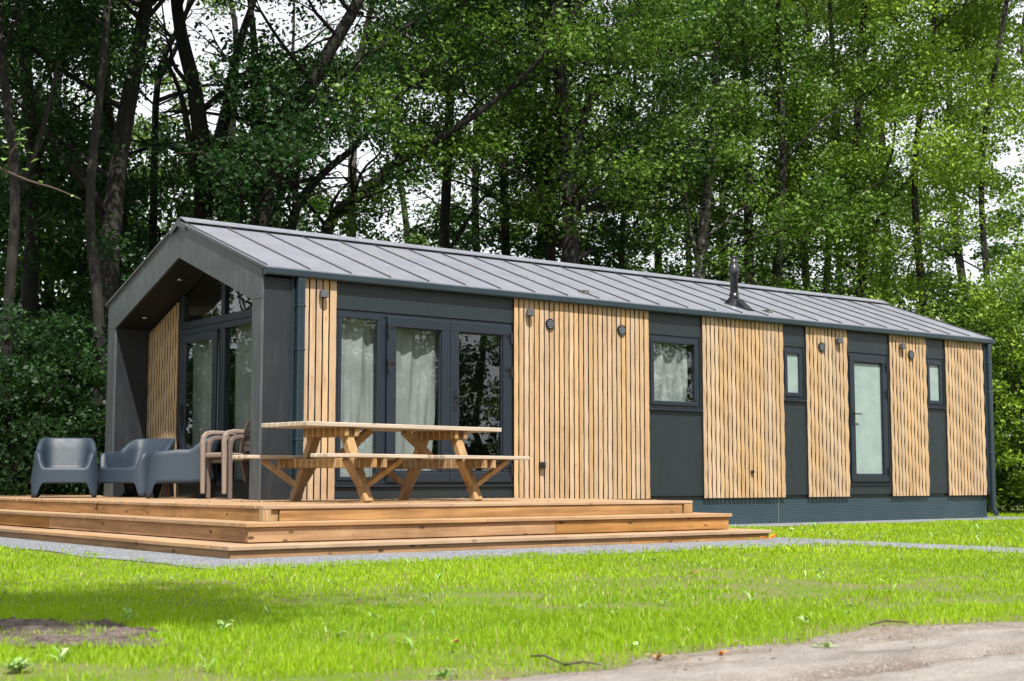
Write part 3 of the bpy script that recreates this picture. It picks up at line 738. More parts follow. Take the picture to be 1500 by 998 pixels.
# gable glazing
gw = MB(); rect_frame(gw, 'y', 0.62, 3.05, 0.14, 2.06, 0.075, RX-.015, RX+.06)
gw.box(RX-.015, RX+.06, 1.80, 1.95, 0.216, 1.984)
gw.box(RX-.020, RX+.06, 0.62, 3.05, 2.062, 2.15)
gw.prism([(2.975, 2.152), (3.05, 2.152), (3.05, topz(3.05)), (2.975, topz(2.975))], 'x', RX-.014, RX+.06)
gw.prism([(0.62, 2.152), (0.695, 2.152), (0.695, topz(.695)), (0.62, topz(.62))], 'x', RX-.014, RX+.06)
gw.prism([(1.83, 2.152), (1.92, 2.152), (1.92, topz(1.92)), (1.83, topz(1.83))], 'x', RX-.012, RX+.06)
gwf = cb(gw, 'gable_window', M_FRAME, bevel=.004)
mb = MB(); rect_frame(mb, 'y', 1.955, 2.900, 0.22, 1.98, 0.105, RX-.045, RX-.017); cb(mb, 'sliding_sash', M_FRAME, gwf, bevel=.005)
mb = MB(); mb.box(RX-.085, RX-.060, 2.845, 2.865, 0.85, 1.12); mb.box(RX-.062, RX-.046, 2.845, 2.865, 0.87, .89); mb.box(RX-.062, RX-.046, 2.845, 2.865, 1.08, 1.10); cb(mb, 'handle', M_BLACK, gwf)
for (p, q, r_, s_, dx) in ((2.06, 2.795, .325, 1.875, -.03), (.695, 1.80, .216, 1.984, .02)):
    mb = MB(); mb.box(RX+dx, RX+dx+.006, p, q, r_, s_); cb(mb, 'pane', M_GLASS, gwf)
mb = MB(); mb.prism([(1.92, 2.152), (2.975, 2.152), (2.975, topz(2.975)), (2.1, topz(2.1)), (1.92, topz(1.92))], 'x', RX+.02, RX+.026); cb(mb, 'pane', M_GLASS, gwf)
mb = MB(); mb.prism([(.695, 2.152), (1.83, 2.152), (1.83, topz(1.83)), (.695, topz(.695))], 'x', RX+.02, RX+.026); cb(mb, 'pane', M_GLASS, gwf)
curtain(gwf, 'y', 0.66, 1.84, 0.16, 2.04, RX+.14, 5, .022, 4)
curtain(gwf, 'y', 2.92, 1.98, 0.16, 2.04, RX+.14, 4, .022, 5, gather=0.08)

# ---- long facade (faces -y at y=0): dark panels with openings
T = 0.16; ZT = 2.40
segs = {'A': (0.476, 0.888), 'B': (0.888, 3.337), 'C': (3.337, 5.524), 'D': (5.524, 6.495), 'E': (6.495, 8.075), 'F': (8.075, 8.557),
        'G': (8.557, 9.445), 'H': (9.445, 10.421), 'I': (10.421, 11.303), 'J': (11.303, 11.79), 'K': (11.79, 12.77)}
OPEN = {'B': (0.885, 3.337, 0.155, 2.075), 'D': (5.53, 6.462, 1.13, 2.085), 'F': (8.08, 8.52, 1.33, 2.075), 'H': (9.473, 10.385, 0.15, 2.065), 'J': (11.31, 11.755, 1.325, 2.07)}
for key, (a, c) in segs.items():
    if key in OPEN:
        x0, x1, z0, z1 = OPEN[key]
        mb = MB(); mb.box(a, c, 0, T, z1+.001, ZT); o = cb(mb, 'wall_panel', M_PANEL, bevel=.003)
        mb = MB(); mb.box(a, c, 0, T, 0.002, z0-.001); cb(mb, 'wall_panel', M_PANEL, bevel=.003)
        if c-x1 > .02: mb = MB(); mb.box(x1+.001, c, 0.002, T, z0, z1); cb(mb, 'wall_panel', M_PANEL)
    else:
        mb = MB(); mb.box(a+.001, c-.001, 0.001, T, 0.002, ZT); cb(mb, 'wall_panel', M_BLACK)
        nb = max(1, round((c-a)/0.0785)); p = (c-a)/nb; mb = MB()
        amp = {'A': .0010, 'C': .0020, 'E': .0048, 'G': .0066, 'I': .0076, 'K': .0076}[key]
        for i in range(nb):
            clad_board(mb, a+i*p+.001, a+(i+1)*p-(.0165 if i < nb-1 else .001), -0.028, 2.375, 'x', i*.95+(i*i*.37 % 1.1), -0.001, cr.random(), amp)
        for i in (0, nb-1):
            w0 = a+i*p
        cb(mb, 'timber_cladding', M_CLAD)
# end + back walls, interior shell
mb = MB(); mb.box(12.775, 12.865, -.03, 4.15, 0.0, 2.40); mb.prism([(0.0, 2.402), (4.15, 2.402), (2.1, 3.15)], 'x', 12.775, 12.86); cb(mb, 'end_wall', M_CLAD)
mb = MB(); mb.box(RX, 12.774, 4.06, 4.16, 0.0, 2.38); cb(mb, 'back_wall', M_PANEL)
mb = MB(); mb.box(RX+.11, 12.77, .165, 4.05, 0.02, 0.06); cb(mb, 'interior_floor', M_INT)
for x in (4.6, 8.0):
    mb = MB(); mb.box(x, x+.08, .165, 4.05, 0.061, 2.6); cb(mb, 'partition_wall', M_INT)
# eaves underside strip and gutter
mb = MB(); mb.box(0.03, L-.06, -.020, .12, 2.402, 2.416); cb(mb, 'eaves_board', M_GUTTER)
mb = MB()
prof = [(y_+.062, z_) for y_, z_ in ((-0.085, 2.372), (-0.150, 2.372), (-0.160, 2.385), (-0.160, 2.440), (-0.152, 2.447), (-0.152, 2.437), (-0.150, 2.390), (-0.143, 2.382), (-0.088, 2.382), (-0.088, 2.430), (-0.085, 2.430))]
mb.prism(prof, 'x', -0.010, L+.02)
for k in range(1, 7): mb.box(k*1.93, k*1.93+.035, -.101, -.0985, 2.376, 2.446)
mb.box(-0.013, -0.0105, -.098, -.023, 2.370, 2.448); mb.box(L+.0205, L+.024, -.098, -.023, 2.370, 2.448)
gut = cb(mb, 'gutter', M_GUTTER, bevel=.003)
# downpipes (square with rounded edge)
def downpipe(x, zb, shoe):
    mb = MB(); mb.box(x-.045, x+.045, -.088, -.013, zb, 2.371)
    dp = cb(mb, 'downpipe', M_PIPE, bevel=.016, seg=3)
    for z in (2.05, 1.58, .62):
        mb = MB(); mb.box(x-.050, x+.050, -.092, -.005, z, z+.03); cb(mb, 'pipe_clip', M_PIPE, dp, bevel=.01)
    if shoe:
        mb = MB(); mb.sweep([(x, -.057, zb+.02), (x, -.062, zb-.03), (x+.015, -.09, zb-.07), (x+.025, -.125, zb-.09)], .08, .075, (1, .3, 0)); cb(mb, 'pipe_shoe', M_PIPE, dp, bevel=.012, seg=2)
downpipe(0.425, 0.003, False)
mb = MB(); mb.box(0.345, 0.3795, -.012, .2, 0, 2.37); cb(mb, 'corner_trim', M_PIPE, bevel=.003)
downpipe(12.875, -0.24, True)
mb = MB(); mb.box(12.775, 12.872, -.042, -.003+.0, 0.0, 2.37); cb(mb, 'corner_trim', M_PIPE, bevel=.003)
mb = MB(); mb.box(12.866, 12.90, -.02, 4.1, -.03, 2.37); cb(mb, 'timber_cladding', M_CLAD)
# plinth
mb = MB(); mb.box(0.02, 7.98, 0.035, 0.06, GZ-.02, -.035); mb.box(7.99, 12.83, 0.035, 0.06, GZ-.02, -.035); mb.box(12.80, 12.83, .062, 4.1, GZ-.02, -.035); mb.box(0.02, .05, .062, 4.1, GZ-.02, -.03); cb(mb, 'plinth', M_PLINTH)
mb = MB(); mb.box(7.981, 7.989, 0.036, 0.055, GZ-.02, -.04); cb(mb, 'plinth_joint', M_SILVER)
mb = MB(); mb.box(0.03, 12.85, 0.02, 4.1, -.033, -.001); cb(mb, 'floor_beam', M_BLACK)

# ---- windows
def window(key, frost, seed):
    x0, x1, z0, z1 = OPEN[key]
    mb = MB(); rect_frame(mb, 'x', x0+.001, x1-.001, z0+.001, z1-.001, .055, 0.010, 0.10)
    wf = cb(mb, 'window', M_FRAME, bevel=.004)
    mb = MB(); rect_frame(mb, 'x', x0+.045, x1-.045, z0+.045, z1-.045, .055, -0.006, 0.055); cb(mb, 'sash', M_FRAME, wf, bevel=.007, seg=2)
    mb = MB(); mb.box(x0+.099, x1-.099, .022, .028, z0+.099, z1-.099); cb(mb, 'pane', M_FROST if frost else M_GLASS, wf)
    mb = MB(); mb.box(x0-.012, x1+.012, -.040, 0.009, z0-.026, z0-.004); cb(mb, 'sill', M_FRAME, wf, bevel=.004)
    for x in (x0+.10, x1-.13):
        mb = MB(); mb.box(x, x+.03, 0.004, .0095, z0+.018, z0+.032); cb(mb, 'drain_cap', M_BLACK, wf)
    if not frost:
        curtain(wf, 'x', x0+.03, x1-.14, z0+.05, z1-.03, .13, 3.2, .035, seed, tilt=1.1, swag=.05)
    return wf
window('D', False, 8); window('F', True, 0); window('J', True, 0)

# ---- door leaf helper
def leaf(name, x0, x1, z0, z1, w, hinge_x, handle_x, frost=False, handle_dir=1, bottom=None):
    mb = MB(); bt = bottom or w
    d0, d1 = -0.018, 0.055
    # mitred look: bars with a bevelled inner bead
    mb.box(x0, x1, d0, d1, z0, z0+bt); mb.box(x0, x1, d0, d1, z1-w, z1); mb.box(x0, x0+w, d0, d1, z0+bt, z1-w); mb.box(x1-w, x1, d0, d1, z0+bt, z1-w)
    df = cb(mb, name, M_FRAME, bevel=.007, seg=2)
    mb = MB(); rect_frame(mb, 'x', x0+w-.001, x1-w+.001, z0+bt-.001, z1-w+.001, .016, 0.0, .05); cb(mb, 'glazing_bead', M_FRAME, df, bevel=.006)
    mb = MB(); mb.box(x0+w+.014, x1-w-.014, .022, .028, z0+bt+.014, z1-w-.014); cb(mb, 'pane', M_FROST if frost else M_GLASS, df)
    if hinge_x is not None:
        for z in (z0+.08, z1-.62, z1-.22):
            mb = MB(); mb.lathe([(0, 0), (.014, 0), (.014, .13), (0, .13)], (hinge_x, d0-.016, z), 12); mb.box(hinge_x-.012, hinge_x+.012, d0-.010, d0, z+.01, z+.12)
            mb.box(hinge_x-.012, hinge_x+.085*(1 if hinge_x < (x0+x1)/2 else -1), d0-.008, d0-.0005, z+.085, z+.105)
            cb(mb, 'hinge', M_BLACK, df)
    if handle_x is not None:
        zc = z0+0.93
        mb = MB(); mb.box(handle_x-.018, handle_x+.018, d0-.010, d0-.0005, zc-.11, zc+.12)
        mb.tube([(handle_x, d0-.010, zc+.05), (handle_x, d0-.055, zc+.05)], .010, 10)
        mb.tube([(handle_x-.010*handle_dir, d0-.052, zc+.05), (handle_x+.13*handle_dir, d0-.052, zc+.05)], .0095, 10)
        mb.tube([(handle_x, d0-.011, zc-.055), (handle_x, d0-.016, zc-.055)], .010, 12)
        cb(mb, 'handle', M_BLACK, df, bevel=.003)
    return df
# big front opening: outer frame, fixed light and two leaves
x0, x1, z0, z1 = OPEN['B']
mb = MB(); rect_frame(mb, 'x', x0+.001, x1-.001, z0+.001, z1-.001, .05, 0.012, 0.11); mb.box(1.475, 1.55, .012, .11, z0+.052, z1-.052)
fx = cb(mb, 'patio_window', M_FRAME, bevel=.005)
mb = MB(); rect_frame(mb, 'x', .93, 1.48, z0+.046, z1-.046, .045, 0.0, .06); cb(mb, 'sash', M_FRAME, fx, bevel=.006)
mb = MB(); mb.box(.974, 1.436, .022, .028, z0+.09, z1-.09); cb(mb, 'pane', M_GLASS, fx)
mb = MB(); mb.box(x0, x1, -.030, .011, z0-.022, z0-.002); cb(mb, 'sill', M_FRAME, fx, bevel=.004)
curtain(fx, 'x', 0.90, 1.52, z0+.03, z1-.03, .15, 2.6, .028, 2, tilt=.9)
d1 = leaf('patio_door', 1.553, 2.412, z0+.03, z1-.035, .118, 1.560, None)
curtain(d1, 'x', 1.60, 2.44, z0+.05, z1-.06, .16, 3, .03, 3, tilt=.9, gather=.22)
d2 = leaf('patio_door', 2.418, 3.298, z0+.03, z1-.035, .118, 3.290, 2.478)
x0, x1, z0, z1 = OPEN['H']
mb = MB(); rect_frame(mb, 'x', x0+.001, x1-.001, z0+.001, z1-.001, .045, 0.012, 0.11); bf = cb(mb, 'door_frame', M_FRAME, bevel=.004)
bd = leaf('side_door', x0+.035, x1-.035, z0+.035, z1-.035, .10, x1-.04, x0+.085, frost=True)
mb = MB(); mb.box(x0, x1, -.022, .010, z0-.018, z0-.002); cb(mb, 'sill', M_FRAME, bf)

# ---- fittings on the facade
for x in (.70, 3.54, 9.225, 10.683):
    mb = MB(); mb.box(x-.045, x+.045, -.100, -.048, 2.175, 2.255); mb.box(x-.03, x+.03, -.049, -.03, 2.19, 2.24); wl = cb(mb, 'wall_lamp', M_LAMP, bevel=.004)
    mb = MB(); mb.lathe([(0, 0), (.034, 0), (.034, .003), (0, .003)], (x, -.075, 2.1705), 16); cb(mb, 'lens', M_BLACK, wl)
for x, r_ in ((3.88, .066), (5.045, .066), (8.875, .066), (10.92, .066)):
    mb = MB(); mb.add([], [])
    Mx = Matrix.Translation((x, -.034, 2.10)) @ Matrix.Rotation(rad(90), 4, 'X')
    mb.lathe([(0, 0), (r_*.80, 0), (r_*.80, .012), (r_, .012), (r_, -.018), (0, -.018)], seg=28, M=Mx)
    vt = cb(mb, 'wall_vent', M_BLACK)
    mb = MB()
    for k in range(-2, 3):
        hw = math.sqrt(max(0, (r_*.76)**2-(k*.0205)**2)); mb.box(x-hw, x+hw, -.050, -.040, 2.10+k*.0205-.006, 2.10+k*.0205+.005)
    cb(mb, 'louvre', M_LOUV, vt)
mb = MB(); mb.box(3.70, 3.775, -.080, -.034, .345, .425); sk = cb(mb, 'outdoor_socket', M_BLACK, bevel=.006)
mb = MB(); mb.box(3.71, 3.765, -.088, -.081, .355, .405); cb(mb, 'socket_cover', M_BLACK, sk, bevel=.003)
mb = MB(); mb.tube([(7.395, -.03, .323), (7.395, -.06, .318)], .022, 14); cb(mb, 'outlet_pipe', M_BLACK)

# ---- flue
FX, FY = 7.66, 0.50; zb = rz_(FY)
mb = MB(); mb.lathe([(0.056, zb+.10), (0.056, zb+.42), (.060, zb+.42), (.060, zb+.44), (.056, zb+.44)], (FX, FY, 0), 28); mb.lathe([(.066, zb+.10), (.066, zb+.17), (.057, zb+.172)], (FX, FY, 0), 28)
fl = cb(mb, 'flue_pipe', M_FLUE, smooth=True)
mb = MB(); mb.lathe([(.058, zb+.435), (.074, zb+.445), (.080, zb+.47), (.078, zb+.50), (.066, zb+.545), (.052, zb+.57), (.048, zb+.60), (.044, zb+.66), (.0, zb+.66)], (FX, FY, 0), 28)
cb(mb, 'cowl', M_FLUEG, fl, smooth=True)
mb = MB(); mb.lathe([(.040, zb+.661), (.046, zb+.672), (.040, zb+.70), (0, zb+.702)], (FX, FY, 0), 28); cb(mb, 'cap', M_FLUE, fl, smooth=True)
mb = MB()
sl = math.atan(.362)
Mx = Matrix.Translation((FX, FY, zb)) @ Matrix.Rotation(sl, 4, 'X')
mb.lathe([(0, .10), (.09, .10), (.115, .05), (.135, .012), (.15, .003)], seg=28, M=Mx)
mb.prism([(-.07, -.34), (.07, -.34), (.10, 0.05), (-.10, .05)], 'z', .004, .020, M=Mx)
mb.add([(-.062, -.30, .021), (.062, -.30, .021), (.05, -.06, .11), (-.05, -.06, .11), (-.075, -.06, .02), (.075, -.06, .02)], [(0, 1, 2, 3), (0, 3, 4), (1, 5, 2)], None, Mx)
cb(mb, 'flashing', M_FLUE, fl, smooth=False, bevel=.004)

# ================================================================== PICNIC TABLE
PT = empty('picnic_table', (-0.518, -1.906, 0), math.atan2(.299, 2.48), 'heavy wooden picnic table with four separate attached benches on the deck', 'picnic table')
def pb(mb, name, mat, bevel=.004): return mb.build(name, mat, PT, bevel)
TW, TL = 0.735, 2.50
mb = MB(); nb = 8; p = TW/nb
for i in range(nb): mb.box(random.uniform(-.006, .006), TL+random.uniform(-.006, .006), i*p+.005, (i+1)*p-.005, .708, .75)
pb(mb, 'tabletop', M_TABX, .005)
CY = TW/2
for fx_ in (0.55, 1.95):
    sgn = 1 if fx_ < 1.2 else -1
    # upper and lower cross beams
    for s in (-1, 1):
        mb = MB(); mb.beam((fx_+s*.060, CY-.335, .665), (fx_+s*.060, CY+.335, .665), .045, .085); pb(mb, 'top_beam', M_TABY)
    for s in (-1, 1):
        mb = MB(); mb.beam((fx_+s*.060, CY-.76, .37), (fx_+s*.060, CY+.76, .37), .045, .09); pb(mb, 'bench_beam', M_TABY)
    for s in (-1, 1):   # legs lean in
        mb = MB(); mb.beam((fx_, CY+s*.575, 0.0), (fx_, CY+s*.215, .705), .072, .10, up=(1, 0, 0)); lg = pb(mb, 'leg', M_TABZ)
        for q in (-1, 1):  # V braces from low on the leg to the underside of the bench
            mb = MB(); mb.beam((fx_+q*.03, CY+s*.50, .15), (fx_+q*.33, CY+s*.66, .405), .05, .06, up=(0, 1, 0)); pb(mb, 'brace', M_TABZ)
    mb = MB(); mb.beam((fx_+sgn*.02, CY, .37), (fx_+sgn*.48, CY, .70), .07, .07, up=(0, 1, 0)); pb(mb, 'brace', M_TABZ)
for (a, c) in ((-.06, 1.13), (1.34, 2.50)):
    for s in (-1, 1):
        mb = MB()
        for i in range(3):
            q = CY+s*(.50+i*.092); q0, q1 = (q, q+.084) if s > 0 else (q-.084, q)
            mb.box(a+random.uniform(-.005, .005), c+random.uniform(-.005, .005), q0, q1, .415, .45)
        pb(mb, 'bench_seat', M_TABX, .005)

# ================================================================== ARMCHAIRS
def sst(a, b_, x):
    t = max(0, min(1, (x-a)/(b_-a))); return t*t*(3-2*t)
def armchair_mesh():
    N = 120; rows = []
    def foot(phi, hx, hyf, hyb, n=4.2):
        # phi 0 = front (-y); superellipse
        s, c = math.sin(phi), -math.cos(phi)
        k = (abs(s)**n+abs(c)**n)**(-1/n)
        return hx*s*k, (hyb if c > 0 else hyf)*c*k
    def top(phi):
        d = abs(math.degrees(phi if phi < math.pi else phi-2*math.pi))
        t = .335
        t += (.515-.335)*sst(33, 50, d)
        t += (.02)*sst(55, 90, d)
        t += (.70-.535)*sst(106, 139, d)
        return t
    def bot(phi):
        d = abs(math.degrees(phi if phi < math.pi else phi-2*math.pi)); h = .165
        leg = max(1-sst(3.2, 11, abs(d-44.5)), 1-sst(3.2, 11, abs(d-136.5)))
        return h*(1-leg)
    levels = []
    for i in range(N):
        phi = 2*math.pi*i/N; t = top(phi); b_ = bot(phi); col = []
        back = sst(110, 140, abs(math.degrees(phi if phi < math.pi else phi-2*math.pi)))
        for j in range(9):
            z = b_+(t-b_)*j/8; q = z/.52
            hx = .385-.055*min(q, 1.0)-.01*max(0, q-1)*back; hyf = .36-.035*q; hyb = .33-.02*min(q, 1)+.11*max(0, z-.35)/.35*back
            x, y = foot(phi, hx, hyf, hyb); col.append((x, y, z))
        x, y, z = col[-1]
        q = t/.52; hx = .385-.055*min(q, 1); hyf = .36-.035*q; hyb = .33-.02*min(q, 1)+.11*max(0, t-.35)/.35*back
        x, y = foot(phi, hx-.012, hyf-.012, hyb-.012); col.append((x, y, t+.010))
        x, y = foot(phi, hx-.040, hyf-.030, hyb-.028); col.append((x, y, t+.008))
        x, y = foot(phi, hx-.055, hyf-.045, hyb-.040); col.append((x, y, t-.010))
        for g in (.3, .6, .85, 1.0):
            z = t-.012+(.335-t+.006)*g; e = g
            x, y = foot(phi, (hx-.055)*(1-.13*e), (hyf-.045)*(1-.03*e), (hyb-.04)*(1-.30*e)); col.append((x, y, z))
        for g, dz in ((.85, -.014), (.55, -.022), (.25, -.026)):
            x2, y2 = foot(phi, (hx-.055)*.87*g, (hyf-.045)*.97*g, (hyb-.04)*.70*g); col.append((x2, y2, .329+dz))
        levels.append(col)
    n = len(levels[0]); v = [p for c in levels for p in c]; f = []
    for i in range(N):
        for j in range(n-1): f.append((i*n+j, ((i+1) % N)*n+j, ((i+1) % N)*n+j+1, i*n+j+1))
    v.append((0, 0, .302)); c0 = len(v)-1
    for i in range(N): f.append((i*n+n-1, ((i+1) % N)*n+n-1, c0))
    mb = MB(); mb.add(v, f, .5); return mb
def face_rot(dx, dy): return math.atan2(dy, dx)+math.pi/2    # local front is -y
Fw = np.array([-math.sin(YAW), math.cos(YAW)]); Rt = np.array([math.cos(YAW), math.sin(YAW)])
arm0 = armchair_mesh().build('armchair', M_ARM, smooth=True)
mod = arm0.modifiers.new('shell', 'SOLIDIFY'); mod.thickness = .012; mod.offset = -1
_r = Rt*0.10
AC = [((-0.80, 3.42), 0.28, -1.0, 'anthracite resin armchair standing alone left of the gable frame'),
      ((-0.06+_r[0]*.6, 3.22+_r[1]*.6), -0.42, -1.0, 'anthracite resin armchair in the middle, partly hidden behind another armchair'),
      ((0.05+_r[0]*.35, 2.08+_r[1]*.35), -1.0, -0.12, 'anthracite resin armchair seen side on next to the stacked garden chairs')]
for i, (p, a, b_, lab) in enumerate(AC):
    d = Rt*a+Fw*b_; o = arm0 if i == 0 else arm0.copy()
    if i: COL.objects.link(o)
    o.location = (p[0], p[1], 0.002); o.rotation_euler[2] = face_rot(d[0], d[1]); o.scale = (1.07, 1.13 if i == 2 else 1.07, 1.02); tag(o, lab, 'armchair', 'anthracite armchairs on the deck')

# ================================================================== STACKING GARDEN CHAIRS (local front -y)
def garden_chair(mat, lab):
    r = empty('garden_chair', (0, 0, 0), 0, lab, 'garden chair', 'stacked garden chairs')
    for s in (-1, 1):
        x = s*.255
        pts = [(x, -.235, 0), (x, -.240, .30), (x, -.245, .55), (x, -.235, .625), (x, -.20, .665), (x, -.13, .680), (x, .02, .678), (x*.98, .17, .668), (x*.93, .235, .660)]
        mb = MB(); mb.sweep(pts, .048, [.040, .045, .050, .052, .050, .045, .040, .038, .036], (1, 0, 0)); mb.build('armrest_leg', mat, r, .010, seg=2)
        mb = MB(); mb.sweep([(x*1.0, .34, 0), (x*.96, .27, .25), (x*.92, .22, .44), (x*.86, .235, .66), (x*.72, .285, .80), (x*.5, .305, .845)], .036, .040, (1, 0, 0)); mb.build('rear_leg', mat, r, .009, seg=2)
    mb = MB(); prof = [(-.225, .400), (-.225, .442), (-.20, .452), (0, .440), (.19, .430), (.22, .445), (.22, .415), (0, .415), (-.18, .420), (-.19, .395)]
    mb.prism(prof, 'x', -.229, .229); mb.build('seat', mat, r, .010, seg=2)
    # back: slatted panel following a gentle curve
    mb = MB(); bz = [.47, .535, .60, .665, .73, .795, .845]
    for k, z in enumerate(bz):
        w = .20 if z < .75 else (.185 if z < .82 else .13); y = .215+.10*((z-.44)/.40)
        mb.prism([(-w, y+.02), (-w*.5, y), (w*.5, y), (w, y+.02), (w, y+.036), (w*.5, y+.016), (-w*.5, y+.016), (-w, y+.036)], 'z', z, z+.057)
    mb.prism([(-.10, .310), (.10, .310), (.10, .330), (-.10, .330)], 'z', .903, .925)
    mb.build('backrest', mat, r, .006, seg=2)
    return r
gc = garden_chair(M_TAUPED, 'dark taupe garden chair, lower one of the stack beside the porch post')
gc.location = (0.245, 0.965, 0.0); gc.rotation_euler[2] = face_rot(-1, -.02)
g2 = garden_chair(M_TAUPE, 'light taupe garden chair, upper one of the stack beside the porch post')
g2.location = (0.175, 0.965, 0.058); g2.rotation_euler[2] = face_rot(-1, -.02)

# ================================================================== TREES
def leaves_mesh(name, centers, radii, per, size, mat, seed, parent, up=.35, flat=.52, aspect=.58):
    R = np.random.default_rng(seed); C = np.repeat(np.array(centers), per, 0); n = len(C); rr = np.repeat(np.array(radii), per)
    d = R.normal(size=(n, 3)); d /= np.linalg.norm(d, axis=1)[:, None]
    q = (R.random(n)**.45)[:, None]*rr[:, None]*d; q[:, 2] *= flat
    P = C+q
    nrm = R.normal(size=(n, 3)); nrm[:, 2] = np.abs(nrm[:, 2])+up; nrm /= np.linalg.norm(nrm, axis=1)[:, None]
    t = np.cross(nrm, R.normal(size=(n, 3))); t /= np.linalg.norm(t, axis=1)[:, None]; b = np.cross(nrm, t)
    s = size*(.55+.9*R.random(n))[:, None]; w = s*aspect
    V = np.stack([P-t*s*.5, P+b*w*.5+nrm*w*.18-t*s*.06, P+t*s*.5, P-b*w*.5+nrm*w*.18-t*s*.06], 1).reshape(-1, 3)
    F = np.arange(n*4).reshape(-1, 4)
    cl = np.repeat(R.random(len(centers)), per)
    rnd = np.clip(.62*cl+.42*R.random(n)-.04, 0, 1); yel = R.random(n) < .03; rnd[yel] = 1.0
    o = np_mesh(name, V, F, None, np.repeat(rnd, 4), mat, parent); return o
def interp_path(pts, n):
    pts = [np.array(p) for p in pts]; out = []
    seg = len(pts)-1
    for i in range(n):
        t = i/(n-1)*seg; k = min(int(t), seg-1); a = t-k
        p0 = pts[max(k-1, 0)]; p1 = pts[k]; p2 = pts[k+1]; p3 = pts[min(k+2, seg)]
        out.append(.5*((2*p1)+(-p0+p2)*a+(2*p0-5*p1+4*p2-p3)*a*a+(-p0+3*p1-3*p2+p3)*a**3))
    return out
GAPS = [(250, 25, 42), (240, 150, 30), (128, 150, 18), (203, 212, 26), (545, 232, 24), (492, 250, 26), (478, 282, 24), (622, 300, 26), (668, 288, 30), (372, 12, 28),
        (318, 172, 26), (500, 48, 30), (240, 312, 26), (285, 60, 30), (340, 90, 16), (420, 100, 18), (520, 20, 18), (885, 155, 14), (985, 300, 26), (1003, 330, 20), (942, 160, 16), (1318, 228, 20), (1262, 150, 16), (1165, 20, 14), (1110, 240, 16), (1240, 430, 18), (760, 30, 14), (1060, 120, 14), (590, 60, 12), (695, 150, 12), (765, 215, 12), (1395, 120, 12), (1470, 250, 12)]
def gapped(p, f=1.0):
    u, v, _ = project(np.array([p])); u = u[0]; v = v[0]
    return any((u-a)**2+(v-b)**2 < (r*(1.72 if a < 760 else 1.45)*f)**2 for a, b, r in GAPS)
def make_tree(label, depth, trunk, r0, kind='mid', limbs=(), seed=1, leaves=20000, zlo=2.6, zhi=12.5, rad_c=2.6, birch=False, size=.090, group='trees standing behind the cabin', cdir=(0, 0), base=None, bark=None, extra=()):
    """trunk, limbs: lists of photo points (u, v) taken at one distance; the world path is real 3D"""
    R = random.Random(seed); base = at(trunk[0][0], trunk[0][1], depth); base[2] = GZ-.03
    e = empty('tree', tuple(base), 0, label, 'tree', group); B = np.array(base)
    path = [base-B]
    for (u, v) in trunk[1:]:
        p = at(u, v, depth+R.uniform(-.3, .3)); path.append(p-B)
    last = path[-1]; dirn = (path[-1]-path[-2]); dirn /= np.linalg.norm(dirn)
    path += [last+dirn*1.6+np.array([R.uniform(-.4, .4), R.uniform(-.4, .4), .5]), last+dirn*2.6+np.array([R.uniform(-.9, .9), R.uniform(-.9, .9), 2.0])]
    P = interp_path(path, 26); mb = MB()
    mb.tube(P, [r0*(1.25 if i == 0 else 1)*(1-.78*(i/25)**1.1) for i in range(26)], 10)
    tips = []
    for (d2, lp, rl) in limbs:
        L_ = []
        for i, (u, v) in enumerate(lp): L_.append(at(u, v, depth+d2*i/max(1, len(lp)-1))-B)
        Q = interp_path(L_, 12); mb.tube(Q, [rl*(1-.75*i/11) for i in range(12)], 8); tips += Q[3:]
    # generated limbs
    for k in range(15):
        i = R.randint(7, 24); p = P[i]; a = R.uniform(0, 6.28); ln = R.uniform(1.2, 3.2)*(rad_c/2.6); up = R.uniform(.15, .9)
        if p[2] < zlo-1: continue
        q = [p, p+np.array([math.cos(a)*ln*.35, math.sin(a)*ln*.35, up*ln*.4]), p+np.array([math.cos(a+.2)*ln*.7, math.sin(a+.2)*ln*.7, up*ln*.65]), p+np.array([math.cos(a+.1)*ln, math.sin(a+.1)*ln, up*ln*.8])]
        Q = interp_path(q, 8); rb = r0*.32*(1-.6*i/25); mb.tube(Q, [rb*(1-.8*j/7) for j in range(8)], 6); tips += Q[3:]
        for s in range(3):
            j = R.randint(2, 6); a2 = a+R.uniform(-1.3, 1.3); l2 = R.uniform(.5, 1.3)
            q2 = [Q[j], Q[j]+np.array([math.cos(a2)*l2*.5, math.sin(a2)*l2*.5, R.uniform(-.1, .4)*l2]), Q[j]+np.array([math.cos(a2)*l2, math.sin(a2)*l2, R.uniform(-.3, .7)*l2])]
            mb.tube(q2, [rb*.4, rb*.25, rb*.08], 5); tips += q2[1:]
    mb.build('trunk', M_BIRCH if birch else M_BARK, e, smooth=True)
    # clumps
    C = []; rr = []; per = 170; n = int(leaves*(1.45 if kind == 'dark' else 1.4))//per; mid = P[15]
    for k in range(n):
        if R.random() < .62 and tips:
            t = tips[R.randrange(len(tips))]; c = np.array(t)+np.array([R.gauss(0, .35), R.gauss(0, .35), R.gauss(.1, .3)])
        else:
            a = R.uniform(0, 6.28); q = math.sqrt(R.random())*rad_c; z = R.uniform(zlo, zhi)
            sh = math.sin(math.pi*min(1, max(.12, (z-zlo+.8)/(zhi-zlo+1.2))))**.5
            k2 = min(25, int(25*z/max(P[-1][2], 1))); c = np.array([P[k2][0]+math.cos(a)*q*sh+cdir[0], P[k2][1]+math.sin(a)*q*sh+cdir[1], z])
        if c[2] < zlo-.6: c[2] = zlo+R.random()
        if gapped(c+B): continue
        C.append(c); rr.append(R.uniform(.40, .95))
    for (u, v, r_) in extra:
        C.append(at(u, v, depth)-B); rr.append(r_)
    leaves_mesh('crown', C, rr, per, size, M_LF[kind], seed*7+1, e)
    return e
G1 = 'trees standing behind the cabin'
